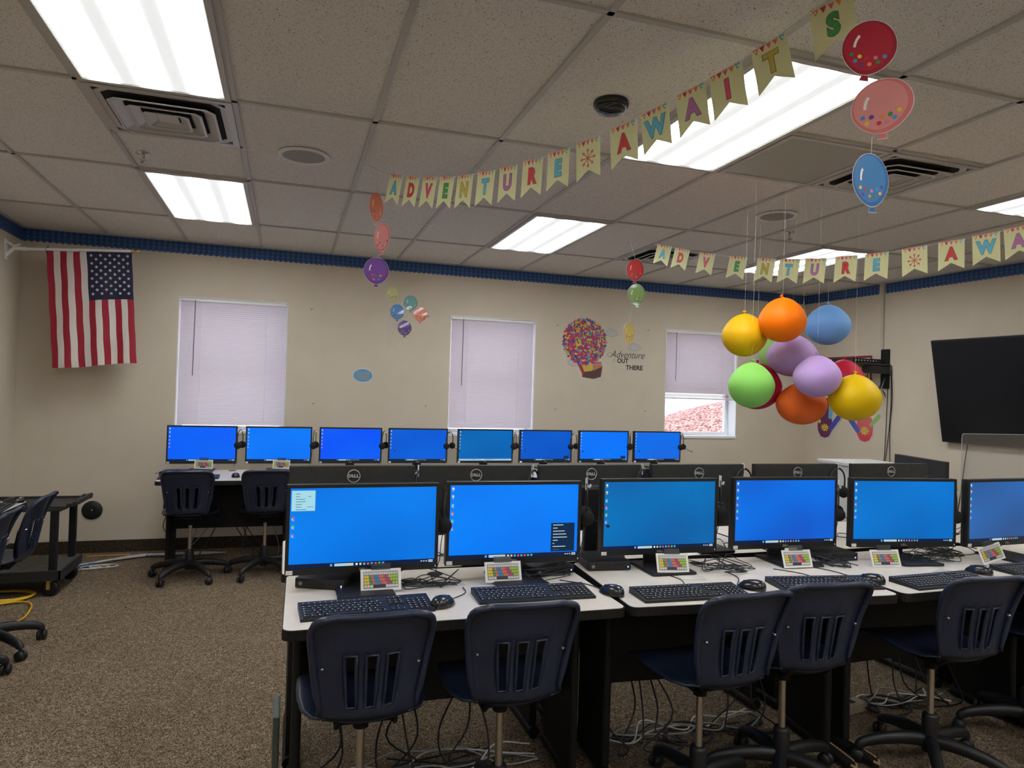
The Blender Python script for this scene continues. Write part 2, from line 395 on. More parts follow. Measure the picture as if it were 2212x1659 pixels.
# supply vents
M_vent = mat('vent_metal', srgb(178, 176, 170), .3, spec=.6); M_dark = mat('duct_dark', srgb(24, 22, 20), .9)
for (i, j, lab) in ((-1, .25, 'square ceiling vent beside the upper left light panel'), (5, -.25, 'square ceiling vent behind the blue cut-out balloon'), (5, 1.75, 'square ceiling vent behind the start of the far banner')):
    t_ = tag(empty('ceiling_vent', (gx(i)+GS/2, gy(j), ZC-.006)), lab, 'vent', 'square ceiling vents')
    MB().m(M_dark).box(-.28, -.28, .0015, .28, .28, .004).build('duct', t_)
    def ring(b, r0, z0, r1, z1, th=.004):
        vs = []
        for (r_, z_) in ((r0, z0), (r1, z1), (r1, z1+th), (r0, z0+th)):
            c_ = r_*.16
            vs += [(-r_+c_, -r_, z_), (r_-c_, -r_, z_), (r_, -r_+c_, z_), (r_, r_-c_, z_), (r_-c_, r_, z_), (-r_+c_, r_, z_), (-r_, r_-c_, z_), (-r_, -r_+c_, z_)]
        fs = []
        for a_ in range(4):
            for k in range(8): fs.append((a_*8+k, a_*8+(k+1) % 8, ((a_+1) % 4)*8+(k+1) % 8, ((a_+1) % 4)*8+k))
        b.add(vs, fs, False)
    b = MB().m(M_vent)
    b.box(-.292, -.292, -.006, -.262, .292, .002).box(.262, -.292, -.006, .292, .292, .002).box(-.262, -.292, -.006, .262, -.262, .002).box(-.262, .262, -.006, .262, .292, .002)
    b.build('frame', t_)
    for (r0, r1, zz) in ((.262, .238, -.004), (.212, .165, -.024), (.150, .105, -.024), (.090, .05, -.024)):
        b = MB().m(M_vent); ring(b, r0, zz, r1, zz+.019 if r0 < .25 else -.001, .0022)
        if r0 < .25: ring(b, r0+.006, zz-.001, r0-.006, zz-.001, .003)
        b.build('louver', t_)
    MB().m(M_vent).box(-.045, -.045, -.012, .045, .045, -.009).build('centre_plate', t_)
# ceiling speakers
for (px, py, lab) in ((657, 337, 'round white ceiling speaker between vent and near banner'), (1678, 467, 'round white ceiling speaker above the far banner')):
    p = P(px, py, 2, ZC-.002); t_ = tag(empty('ceiling_speaker', p), lab, 'speaker', 'round ceiling speakers')
    MB().m(M_white).lathe([(.135, .002), (.135, -.004), (.125, -.009), (.108, -.006), (.108, .001)], 40, cap=False).build('rim', t_)
    MB().m(noise_tint(mat('speaker_grille', srgb(150, 146, 138), .6), srgb(130, 126, 118), srgb(160, 156, 148), 300, 1)).lathe([(.108, -.004), (.06, -.006), (.0005, -.0065)], 32).build('grille', t_)
# sprinklers
for (px, py, lab) in ((310, 331, 'small metal sprinkler head beside the left light panel'), (1706, 502, 'small metal sprinkler head above the balloon cluster')):
    p = P(px, py, 2, ZC); t_ = tag(empty('sprinkler_head', (p.x, p.y, ZC+.002)), lab, 'sprinkler', 'ceiling sprinkler heads')
    MB().m(M_silver).lathe([(.036, 0), (.036, -.004), (.02, -.010), (.008, -.012)], 24).build('escutcheon', t_)
    b = MB().m(M_silver); b.lathe([(.008, -.01), (.008, -.028), (.005, -.03)], 12)
    for s_ in (-1, 1): b.tube([(s_*.007, 0, -.028), (s_*.012, 0, -.038), (s_*.003, 0, -.05)], .0025, 6)
    b.build('frame_arms', t_)
    MB().m(M_silver).lathe([(.003, -.048), (.015, -.052), (.015, -.054), (.003, -.054)], 16).build('deflector', t_)
# black dome sensor
p = P(1320, 222, 2, ZC); t_ = tag(empty('dome_sensor', (p.x, p.y, ZC+.003)), 'black round dome device on the ceiling above the banner', 'ceiling sensor')
MB().m(M_blkg).lathe([(.074, 0), (.076, -.012), (.074, -.022), (.066, -.024)], 36).build('base_ring', t_)
MB().m(M_blkg).lathe([(.066, -.022), (.066, -.032), (.055, -.044), (.03, -.051), (.0005, -.053)], 36).build('dome', t_)
#PART2
# ================================================================== FURNITURE
def desk(w, d, name='computer_desk', worn=False, left=True):
    """user side is -y; origin at floor, front left corner"""
    t_ = empty(name)
    def rr(x0, y0, x1, y1, r=.028, n=4):
        pts = []
        for (cx_, cy_, a0) in ((x1-r, y1-r, 0), (x0+r, y1-r, 90), (x0+r, y0+r, 180), (x1-r, y0+r, 270)):
            for k in range(n+1):
                a = R(a0+90*k/n); pts.append((cx_+r*cos(a), cy_+r*sin(a)))
        return pts
    MB().m(M_desk).prism(rr(0, 0, w, d), .709, .7385).build('edge_band', t_)
    MB().m(M_lam).prism(rr(.003, .003, w-.003, d-.003), .737, .740).build('desktop', t_)
    ly0, ly1 = d*.52, d-.03
    for x in (.035, w-.065):
        b = MB().m(M_desk); b.box(x, ly0, .05, x+.03, ly1, .709); b.tube([(x+.015, ly0, .05), (x+.015, ly0, .709)], .017, 10); b.build('side_panel', t_)
        b = MB().m(M_desk)
        y0, y1 = .16, d-.01; xm = x+.015
        b.tube([(xm, y0, .022), (xm, y0+.03, .026), (xm, y1, .03)], [.018, .022, .026], 8)
        if worn: b.m(M_gold).tube([(xm-.012, y0+.004, .036), (xm, y0-.012, .030), (xm+.012, y0+.004, .036)], .006, 6); b.tube([(xm+.014, y0+.02, .040), (xm+.015, y0+.18, .044)], .006, 6)
        b.build('foot', t_)
    MB().m(M_desk).box(.065, d*.72, .30, w-.065, d*.72+.02, .709).build('modesty_panel', t_)
    MB().m(M_blk).lathe([(.03, .7395), (.03, .742), (.02, .743), (.0005, .743)], 20).at(0, 0, 0)
    b = MB().m(M_blk).at(w*.5, d-.08, 0); b.lathe([(.03, .7395), (.03, .742), (.02, .743), (.0005, .743)], 20); b.build('grommet', t_)
    return t_

def place(o, x, y, z=0, deg=0):
    o.location = (x, y, z); o.rotation_euler = (0, 0, R(deg)); return o

FD = 0.62
front = [(.006, 2.098, -1.0, 1.092, 'front row desk at the left end, open carpet beside it', False), (1.112, 2.078, -4.2, 1.07, 'front row desk with the black keyboard beside its left seam', False),
         (2.205, 2.002, 1.0, 1.07, 'front row desk at the right, worn tan feet beside it', True), (3.285, 2.03, 0, 1.07, 'front row desk cut off by the right edge of the photo', False)]
for (x, y, a, w, lab, worn) in front:
    place(tag(desk(w, FD, worn=worn or abs(a+4.2) < .1), lab, 'desk', 'front row computer desks'), x, y, 0, a)
mid = [(.0, 2.725), (1.09, 2.71), (2.18, 2.69), (3.27, 2.69)]
mlab = ['desk at the left end of the middle row, behind the front monitors', 'second desk from the left in the middle row, under turned-away monitors', 'third desk from the left in the middle row, under turned-away monitors', 'desk at the right end of the middle row, carrying a clear divider']
for (x, y), lab in zip(mid, mlab):
    o = tag(desk(1.075, FD, worn=False), lab, 'desk', 'middle row computer desks'); place(o, x+1.075, y+FD+.0, 0, 180)
for k in range(5):
    o = tag(desk(.95, .72), ['back row desk at the left end, black adapter hanging beside it', 'second back row desk from the left, under the window wall', 'third back row desk from the left, against the window wall', 'fourth back row desk from the left, against the window wall', 'back row desk at the right end, under the half raised blind'][k], 'desk', 'back row computer desks')
    place(o, -.885+k*.962, 5.50, 0, 0)
o = tag(desk(1.25, .66), 'desk against the left wall with keyboard, in front of the black cart', 'desk'); place(o, -1.40, 3.42, 0, 90)

# ------------------------------------------------------------------ chairs
def make_chair():
    t_ = empty('task_chair')
    prof = [(.205, .465, .150, 0), (.20, .480, .172, 0), (.185, .492, .182, .004), (.14, .498, .190, .008), (.07, .494, .195, .012), (0, .488, .194, .016), (-.08, .482, .184, .02), (-.135, .480, .160, .024), (-.17, .486, .134, .026),
            (-.190, .500, .126, .026), (-.203, .520, .138, .03), (-.208, .545, .150, .034), (-.213, .585, .160, .036), (-.219, .625, .167, .036), (-.226, .665, .173, .036), (-.234, .70, .177, .034), (-.243, .74, .183, .030), (-.250, .766, .184, .026), (-.256, .785, .1815, .022), (-.260, .799, .176, .018), (-.264, .809, .166, .014), (-.267, .815, .152, .010), (-.269, .818, .134, .009)]
    us = [-1.0, -.93, -.8, -.62, -.47, -.27, -.10, .10, .27, .47, .62, .8, .93, 1.0]
    def pt(i, u):
        y, z, w, k = prof[i]; w *= .915 if i > 10 else 1
        e = max(0, abs(u)-.9)/.1
        if i >= 9:
            f = min(1, (i-8)/3); return (u*w, y+k*u*u*1.25-.012*e*f, z)
        return (u*w, y, z+k*u*u+ (.0 if i < 8 else 0)-.006*e)
    def shell(rows, slots, name):
        idx = {}; vs = []; fs = []
        for r_ in rows:
            for c_, u in enumerate(us): idx[(r_, c_)] = len(vs); vs.append(pt(r_, u))
        for a, c in zip(rows[:-1], rows[1:]):
            for k in range(len(us)-1):
                if slots and 11 <= a < 15 and k in (4-0, 6, 8): continue
                fs.append((idx[(a, k)], idx[(a, k+1)], idx[(c, k+1)], idx[(c, k)]))
        b = MB().m(M_navy); b.add(vs, fs, True)
        if slots:
            for k in (4, 6, 8):
                q = [pt(11, us[k]), pt(11, us[k+1])]+[pt(i, us[k+1]) for i in range(12, 15)]+[pt(15, us[k+1]), pt(15, us[k])]+[pt(i, us[k]) for i in range(14, 11, -1)]
                q = [(x, y-.004, z) for x, y, z in q]
                b.tube(q, .0022, 5, closed=True)
        if slots:
            top = len(prof)-1
            path = [pt(i, -1.0) for i in range(10, top)]+[pt(top, u) for u in us]+[pt(i, 1.0) for i in range(top-1, 9, -1)]
            b.tube([(x, y-.006, z+.001) for x, y, z in path], [.0045]*2+[.0075]*(len(path)-4)+[.0045]*2, 8)
        o = b.build(name, t_)
        md = o.modifiers.new('s', 'SOLIDIFY'); md.thickness = .006; md.offset = 0
        return o
    shell(list(range(0, 10)), False, 'seat')
    bk = shell(list(range(9, len(prof))), True, 'backrest')
    for s_ in (-1, 1):
        MB().m(M_silver).at(s_*.134, -.212, .665, rx=R(90)).lathe([(.0052, -.004), (.0052, .006), (.002, .0085)], 10).build('rivet', bk)
    b = MB().m(M_blk2).box(-.09, -.10, .450, .09, .10, .470)
    for s_ in (-1, 1): b.tube([(s_*.07, .1, .460), (s_*.085, -.13, .460), (s_*.08, -.160, .492), (s_*.105, -.160, .53), (s_*.128, -.168, .58), (s_*.138, -.186, .66)], .008, 6)
    b.build('seat_frame', t_)
    b = MB().m(M_blk2); b.lathe([(.024, .395), (.026, .43), (.05, .435), (.05, .452)], 16); b.tube([(0, 0, .44), (.12, .02, .442), (.19, .03, .434)], .006, 6); b.build('tilt_housing', t_)
    MB().m(M_chrome).lathe([(.0125, .195), (.0125, .40)], 18).build('gas_lift', t_)
    MB().m(M_blk).lathe([(.029, .065), (.031, .10), (.030, .205), (.026, .215), (.014, .216)], 20).build('column', t_)
    for k in range(5):
        a = R(90+72*k); d = Vector((cos(a), sin(a), 0))
        path = [d*.015+Vector((0, 0, .108)), d*.08+Vector((0, 0, .112)), d*.16+Vector((0, 0, .104)), d*.23+Vector((0, 0, .088)), d*.262+Vector((0, 0, .074)), d*.268+Vector((0, 0, .062))]
        MB().m(M_blk).tube(spline(path, 3), [.030-.010*min(1, i/12) for i in range(16)], 10, sx=.85).build('base_leg', t_)
        b = MB().m(M_blkg if False else M_blk).at(d.x*.272, d.y*.272, .026, rz=a+R(25+40*k))
        for s_ in (-1, 1):
            vs_ = s_
            b.lathe([(.001, s_*.006), (.0262, s_*.006), (.0262, s_*.017), (.022, s_*.022), (.001, s_*.024)][::(1 if s_ > 0 else -1)], 18, axis='x')
        b.tube([(-.005, 0, .006), (-.005, 0, .042)], .009, 8)
        b.build('caster', t_)
    return t_
CH = make_chair(); used = [False]
def chair(x, y, deg, lab, group=None, z=0):
    o = CH if not used[0] else copy_tree(CH); used[0] = True
    place(o, x, y, z, deg); tag(o, lab, 'chair', group or 'navy task chairs')
    return o
chair(.250, 2.20, 0, 'navy slotted chair tucked under the left end of the front row')
chair(.702, 2.20, -2, 'navy slotted chair in front of the second front row screen', )
chair(1.425, 2.14, 2, 'navy slotted chair between the worn keyboard and its neighbour, seat showing left')
chair(1.815, 2.185, -5, 'navy slotted chair partly covering the fourth front keyboard, worn desk feet beside it')
chair(2.485, 2.13, -6, 'navy slotted chair below the fifth front row screen')
chair(3.13, 2.20, -12, 'navy chair cut by the right edge, only its seat and base showing')
chair(-.655, 5.66, 0, 'navy chair at the left end of the back row, below the first small screen')
chair(-.13, 5.68, 2, 'navy chair second from the left in the back row, partly behind the front screens')
for k, x in enumerate((.56, 1.10, 1.72, 2.32, 2.95, 3.55)):
    chair(x, 5.66, random.uniform(-6, 6), 'navy back row chair %s, only its top edge showing between monitors' % ['third from left', 'fourth from left', 'fifth from left', 'third from right', 'second from right', 'at the right end'][k])
chair(-1.475, 4.32, 90, 'navy chair beside the black cart, turned to the left wall desk')
chair(-1.48, 3.82, 91, 'navy chair cut by the left edge of the photo, at the left wall desk')
chair(3.62, 3.95, 170, 'navy chair behind the middle row, its back just showing between two front screens')

# ------------------------------------------------------------------ monitors
MW, MHT, MZ = .53, .31, .951
def emis(name, c1, c2=None):
    m = mat(name, (0, 0, 0, 1), .35, spec=.25); t, n, l, pb = nt(m)
    if c2 is None: pb.inputs['Emission Color'].default_value = c1; pb.inputs['Emission Strength'].default_value = .95
    elif len(n) < 4:
        tc = n.new('ShaderNodeTexCoord'); mp = n.new('ShaderNodeMapping'); mp.inputs['Rotation'].default_value = (0, R(35), 0)
        g = n.new('ShaderNodeTexNoise'); g.inputs['Scale'].default_value = 3.0; g.inputs['Detail'].default_value = 0
        cr = n.new('ShaderNodeValToRGB'); cr.color_ramp.elements[0].color = c1; cr.color_ramp.elements[1].color = c2
        cr.color_ramp.elements[0].position = .35; cr.color_ramp.elements[1].position = .68
        l.new(tc.outputs['Object'], mp.inputs[0]); l.new(mp.outputs[0], g.inputs['Vector']); l.new(g.outputs['Fac'], cr.inputs['Fac']); l.new(cr.outputs['Color'], pb.inputs['Emission Color']); pb.inputs['Emission Strength'].default_value = .95
    return m
E_task = emis('taskbar', srgb(14, 30, 62)); E_pill = emis('search_field', srgb(176, 208, 226)); E_lite = emis('menu_panel', srgb(168, 222, 236))
E_ink = emis('screen_ink', srgb(70, 100, 120)); E_dk = emis('dark_panel', srgb(10, 42, 76)); E_wh = emis('icon_white', srgb(215, 232, 240)); E_ltask = emis('light_taskbar', srgb(170, 205, 225))
E_ic = [emis('icon_%s' % k, srgb(*c)) for k, c in (('folder', (226, 206, 130)), ('teal', (90, 200, 200)), ('red', (206, 92, 104)), ('green', (96, 190, 110)), ('purple', (140, 110, 220)), ('sky', (90, 170, 240)))]
def screen(par, c1, c2, k, menu=0, light=False, w=MW, h=MHT, detail=True):
    sw, sh = w/2-.012, h/2-.012
    z0 = -sh+.010; y = -.0012
    b = MB().m(emis('screen_blue_%s' % k, srgb(*c1), srgb(*c2)))
    def q(x0, za, x1, zb, m, dy=0):
        b.m(m); yy = y-dy; b.add([(x0, yy, za), (x1, yy, za), (x1, yy, zb), (x0, yy, zb)], [(0, 1, 2, 3)], False)
    b.box(-sw, y, z0, sw, .001, sh)
    tb = .0155; q(-sw, z0, sw, z0+tb, E_ltask if light else E_task, .0004)
    cz = z0+tb/2
    q(-.115, cz-.004, -.107, cz+.004, E_ic[5], .0008)
    if not light: 
        q(-.10, cz-.0048, -.035, cz+.0048, E_pill, .0008); q(-.052, cz-.003, -.040, cz+.003, E_ic[0], .001)
    for i, c in enumerate([E_wh, E_ic[0], E_ic[5], E_ic[2], E_ic[5], E_ic[2], E_ic[3], E_ic[5]]): q(-.028+i*.0132, cz-.0038, -.0205+i*.0132, cz+.0038, c, .0008)
    for i in range(3): q(sw-.05+i*.009, cz-.0018, sw-.045+i*.009, cz+.0018, E_wh, .0008)
    q(sw-.022, cz-.004, sw-.006, cz-.001, E_wh, .0008); q(sw-.022, cz+.001, sw-.006, cz+.004, E_wh, .0008)
    for i, c in enumerate([E_wh, E_ic[0], E_ic[1], E_ic[2], E_ic[3], E_ic[4]]):
        if menu == 1 and i < 3: continue
        zt = sh-.008-i*.0285-(.004 if i > 1 else 0); x = -sw+.006
        nn = 8; vs = [(x+.005+.005*cos(2*pi*j/nn), y-.0008, zt-.005+.005*sin(2*pi*j/nn)) for j in range(nn)]
        b.m(c); b.add(vs, [tuple(range(nn))], False)
        if i > 1: q(x, zt-.0102, x+.004, zt-.0062, E_wh, .001)
        q(x+.001, zt-.0135, x+.009, zt-.0122, E_wh, .0008)
    if menu == 1:
        q(-sw+.004, sh-.078, -sw+.082, sh-.008, E_lite, .0009)
        for i in range(7):
            q(-sw+.018, sh-.020-i*.009, -sw+.018+[.014, .012, .03, .032, .02, .018, .034][i], sh-.0182-i*.009, E_ink, .0012)
        q(-sw+.058, sh-.029, -sw+.068, sh-.0275, E_ink, .0012); q(-sw+.056, sh-.065, -sw+.076, sh-.0635, E_ink, .0012)
    if menu == 2:
        x0 = sw-.108; q(x0, z0+tb+.003, sw-.012, z0+tb+.112, E_dk, .0009)
        for i in range(9): q(x0+.008, z0+tb+.103-i*.0118, x0+[.05, .026, .056, .062, .066, .028, .014, .06, .034][i], z0+tb+.1055-i*.0118, E_wh if i != 8 else E_ink, .0012)
    if menu == 3: q(sw-.07, z0+tb+.002, sw-.02, z0+tb+.028, E_dk, .0009)
    return b.build('screen', par)
def monitor(front=True, k='a', c1=(0, 120, 240), c2=(0, 110, 225), menu=0, light=False, back_logo=False, neck=.075, basey=.0, w=MW, h=MHT, lift=0):
    """screen faces -y, local origin on the desk under the panel front"""
    t_ = empty('monitor'); pz = MZ-.740+lift
    pn = MB().m(M_blk)
    x, z = w/2, h/2
    pn.at(0, 0, pz); 
    pn.box(-x, -.004, -z, -x+.012, .018, z).box(x-.012, -.004, -z, x, .018, z).box(-x+.012, -.004, z-.012, x-.012, .018, z).box(-x+.012, -.004, -z, x-.012, .018, -z+.022)
    pn.m(M_backm).box(-x, .018, -z, x, .030, z, .002)
    p = pn.build('bezel', t_)
    s = screen(p, c1, c2, k, menu, light, w, h) ; s.location = (0, 0, pz)
    b = MB().m(M_backm).at(0, 0, pz); b.box(-.15, .028, -.11, .15, .050, .06, .008); b.build('rear_housing', t_)
    if front:
        b = MB().m(mat('badge_grey', srgb(150, 150, 150), .4)).at(.0, -.0045, pz-z+.011, rx=R(90)); b.text('DELL', .013, .0002, .0003); b.build('badge', p)
        b = MB().m(M_paper); b.box(-x+.004, -.006, pz-z+.003, -x+.026, -.004, pz-z+.017); b.build('sticker', p)
        b = MB().m(E_wh); b.box(x-.010, -.0045, pz-z+.008, x-.007, -.004, pz-z+.013); b.build('power_light', p)
    if back_logo:
        MR = mat('logo_silver', srgb(205, 205, 205), .3, metal=.3)
        b = MB().m(MR).at(0, .0305, pz+z-.043, rx=R(90), ry=0, rz=R(180))
        r0 = .0265; b.tube([(r0*cos(2*pi*i/32), r0*sin(2*pi*i/32), 0) for i in range(32)], .0016, 6, closed=True)
        b.at(0, .0312, pz+z-.043, rx=R(90), rz=R(180)); b.text('D', .0195, .0004, .0007)
        b.v[-1:]; o = b.build('logo_ring', p)
        # the four letters, E tilted
        o.data.clear_geometry(); b = MB().m(MR).at(0, .0305, pz+z-.043, rx=R(90), rz=R(180))
        b.tube([(r0*cos(2*pi*i/32), r0*sin(2*pi*i/32), 0) for i in range(32)], .0016, 6, closed=True)
        bpy.data.objects.remove(o)
        for ch, dx, an in (('D', -.0165, 0), ('E', -.0045, 38), ('L', .0065, 0), ('L', .0165, 0)):
            b.M = Matrix.Translation((-dx, .0312, pz+z-.043)) @ Euler((R(90), 0, R(180))).to_matrix().to_4x4() @ Matrix.Rotation(R(an), 4, 'Z')
            b.text(ch, .0180, .0004, .0010)
        b.build('logo', p)
    b = MB().m(M_blk); b.box(-neck/2, .048, .010, neck/2, .078, pz+.05, .006); b.box(-.04, .045, pz-.03, .04, .06, pz+.04)
    if back_logo: b.m(M_blk2).at(0, .0785, .075, rx=R(90)); b.lathe([(.019, -.001), (.019, .0005)], 20)
    b.build('neck', t_)
    b = MB().m(M_blk); b.box(-.096, -.135+basey, 0, .096, .045+basey+.04, .012, .004); b.build('stand_base', t_)
    return t_
FR = [(.275, 2.494, 0, (0, 130, 245), (0, 112, 222), 1, 'first', 'large screen at the left end of the front row, pale menu open on it'),
      (.840, 2.512, -2.5, (0, 132, 255), (0, 118, 245), 2, 'second', 'second large front row screen, small dark panel open at its lower right'),
      (1.485, 2.547, -2.2, (0, 116, 190), (6, 92, 168), 0, 'third', 'third front row screen from the left, duller teal blue display'),
      (2.108, 2.544, -3, (0, 116, 235), (16, 84, 204), 0, 'fourth', 'fourth front row screen from the left, bright blue shading darker right'),
      (2.685, 2.457, -9, (0, 122, 216), (0, 104, 190), 0, 'fifth', 'fifth front row screen from the left, beside the cut-off one'),
      (3.25, 2.40, 2, (42, 104, 180), (36, 80, 140), 0, 'sixth', 'washed-out blue front row screen cut by the right edge of the photo')]
for (x, y, a, c1, c2, mn, k, lab) in FR:
    place(tag(monitor(True, 'f_'+k, c1, c2, mn), lab, 'monitor', 'front row monitors'), x, y, .740, a)
BK = [(-.646, (0, 96, 255), (0, 104, 250), 0, 0), (-.052, (0, 124, 255), (0, 116, 250), 0, 0), (.539, (0, 84, 255), (0, 100, 250), 0, 0), (1.128, (0, 90, 218), (0, 100, 226), 0, 0), (1.753, (0, 108, 190), (0, 96, 180), 0, 1), (2.347, (0, 92, 212), (0, 84, 200), 3, 0), (2.950, (0, 116, 255), (0, 122, 255), 3, 0), (3.538, (0, 112, 240), (20, 104, 230), 0, 0)]
bl_ = ['small screen at the left end of the back row, below the leftmost window', 'second back row screen from the left, right of the first window edge', 'third back row screen from the left, deep blue, below the decal wall', 'fourth back row screen from the left, left of the middle window', 'teal back row screen with pale taskbar below the middle window', 'sixth back row screen from the left, dull blue, right of middle window', 'seventh back row screen from the left, bright blue, small dark box in its corner', 'back row screen at the right end, beside the half open window']
for i, (x, c1, c2, mn, lt) in enumerate(BK):
    place(tag(monitor(True, 'b_%s' % 'abcdefgh'[i], c1, c2, mn, bool(lt)), bl_[i], 'monitor', 'back row monitors'), x, 6.16, .740, random.uniform(-1, 1))
MIDX = [(.284, 2), (.83, 4), (1.404, 1), (2.00, 3), (2.607, 1), (3.245, 5)]
ml_ = ['black monitor back with round logo, leftmost in the middle row', 'black monitor back with round logo, second from left in the middle row', 'black monitor back with round logo, third from left, above the gap beside the second screen', 'black monitor back with round logo, fourth from left, behind the teal screen', 'black monitor back with round logo, in front of the white cabinet', 'black monitor back with round logo, at the right end of the middle row']
MCX = []
for i, (x, a) in enumerate(MIDX):
    xx = x*3.0/3.1; yy = 3.0
    MCX.append(x)
    o = tag(monitor(False, 'm_%s' % 'abcdef'[i], (0, 110, 230), (0, 105, 220), back_logo=True, basey=.125, neck=.10, lift=.042), ml_[i], 'monitor', 'middle row monitors')
    # turned round: screen towards +y
    place(o, x*2.92/3.1, 2.91, .742, 180); o.scale = (.945, .945, .945)
# a further dark screen turned aside behind the right end
o = tag(monitor(False, 'turned', (0, 60, 120), (0, 60, 120), lift=.02), 'dark monitor turned aside behind the right end of the middle row', 'monitor'); place(o, 3.63, 3.20, .742, 70)

# clear acrylic divider with a bright edge
M_acr = mat('clear_acrylic', (1, 1, 1, 1), .03)
t, n, l, pb = nt(M_acr); tr = n.new('ShaderNodeBsdfTransparent'); tr.inputs[0].default_value = (.93, .94, .97, 1); gl = n.new('ShaderNodeBsdfGlossy'); gl.inputs['Roughness'].default_value = .03
ms = n.new('ShaderNodeMixShader'); ms.inputs[0].default_value = .10
l.new(tr.outputs[0], ms.inputs[1]); l.new(gl.outputs[0], ms.inputs[2]); l.new(ms.outputs[0], n['Material Output'].inputs['Surface'])
t_ = tag(empty('acrylic_divider', (4.03, 3.27, .742)), 'clear acrylic divider sheet standing below the wall television', 'divider')
MB().m(M_acr).box(0, 0, 0, .75, .004, .53).build('sheet', t_)
MB().m(mat('acrylic_edge', srgb(170, 172, 176), .3)).tube([(0, .002, 0), (0, .002, .515), (.012, .002, .53), (.75, .002, .53)], .0013, 5).build('polished_edge', t_)
b = MB().m(M_blk2); b.box(.10, -.02, -.0, .18, .024, .02); b.box(.55, -.02, 0, .63, .024, .02); b.build('foot_clamp', t_)
MB().m(M_desk)
o = bpy.data.objects

# ------------------------------------------------------------------ headsets on hooks
def make_headset():
    t_ = empty('headset')
    arc = [(.066*sin(R(a)), 0, .066*cos(R(a))-.066) for a in range(-100, 101, 10)]
    arc = [(-.064, 0, -.112)]+arc+[(.064, 0, -.112)]
    b = MB().m(M_blk); b.tube(arc, .0055, 6, sx=.6); b.build('headband', t_)
    for s_ in (-1, 1):
        b = MB().m(M_blk2).at(s_*.056, 0, -.125); b.lathe([(.002, -.014), (.026, -.013), (.030, -.004), (.028, .006), (.020, .013), (.002, .014)], 18, axis='x'); b.build('ear_cup', t_)
    b = MB().m(M_blk); b.tube(spline([(.066, 0, -.13), (.068, -.03, -.15), (.05, -.075, -.165), (.03, -.09, -.168)], 4), .0025, 5); b.tube([(.03, -.09, -.168), (.018, -.094, -.168)], .006, 8); b.build('microphone', t_)
    b = MB().m(M_cord); b.tube(spline([(-.064, 0, -.14), (-.06, .01, -.2), (-.03, .02, -.25), (-.05, .03, -.30)], 5), .0016, 5); b.build('cord', t_)
    return t_
def make_hook():
    t_ = empty('adhesive_hook')
    b = MB().m(M_white); b.box(-.009, -.003, -.028, .009, 0, .022, .002); b.build('plate', t_)
    b = MB().m(M_white); b.tube(spline([(0, -.003, -.008), (0, -.016, -.016), (0, -.02, -.004)], 4), .0042, 6); b.build('prong', t_)
    return t_
HS = make_headset(); HK = make_hook(); hu = [False]
def headset(x, y, z, deg, lab, grp, hdeg=0):
    global HS
    h = HS if not hu[0] else copy_tree(HS); k = HK if not hu[0] else copy_tree(HK); hu[0] = True
    h.location = (x, y, z); h.rotation_euler = (0, 0, R(deg)); tag(h, lab, 'headset', grp)
    k.location = (x-.012*cos(R(hdeg)), y+.004, z+.004); k.rotation_euler = (0, 0, R(hdeg)); tag(k, lab.replace('headset', 'hook').replace('black', 'white adhesive').replace('hanging', 'holding a headset'), 'hook', 'adhesive headset hooks')
hf = ['black headset hanging between the first and second front row screens', 'black headset hanging between the second and third front row screens', 'black headset hanging between the third and fourth front row screens', 'black headset hanging between the fourth and fifth front row screens', 'black headset hanging between the fifth front row screen and the cut-off one']
hx = [(.553, 2.515, 1.075, 62), (1.118, 2.525, 1.085, 70), (1.765, 2.555, 1.085, 58), (2.385, 2.54, 1.062, 50), (2.96, 2.43, 1.055, 48)]
for (x, y, z, a), lab in zip(hx, hf): headset(x+.036, y+.035, z, a, lab, 'front row headsets', 90)
hb = ['first', 'second', 'third', 'fourth', 'fifth', 'sixth', 'seventh', 'eighth']
for i, (x, *_) in enumerate(BK): headset(x+MW/2+.022, 6.17, 1.075, [75, 78, 66, 50, 62, 40, 60, 45][i], 'black headset hanging right of the %s back row screen' % hb[i], 'back row headsets', 90)
for i, (x, a) in enumerate(MIDX):
    if i == 5: continue
    headset((x+MW/2+.022)*2.90/3.1, 2.885, 1.105, [70, 50, 40, 20, 15][i], 'black headset hanging right of the %s turned-away middle row monitor' % hb[i], 'middle row headsets', -90)

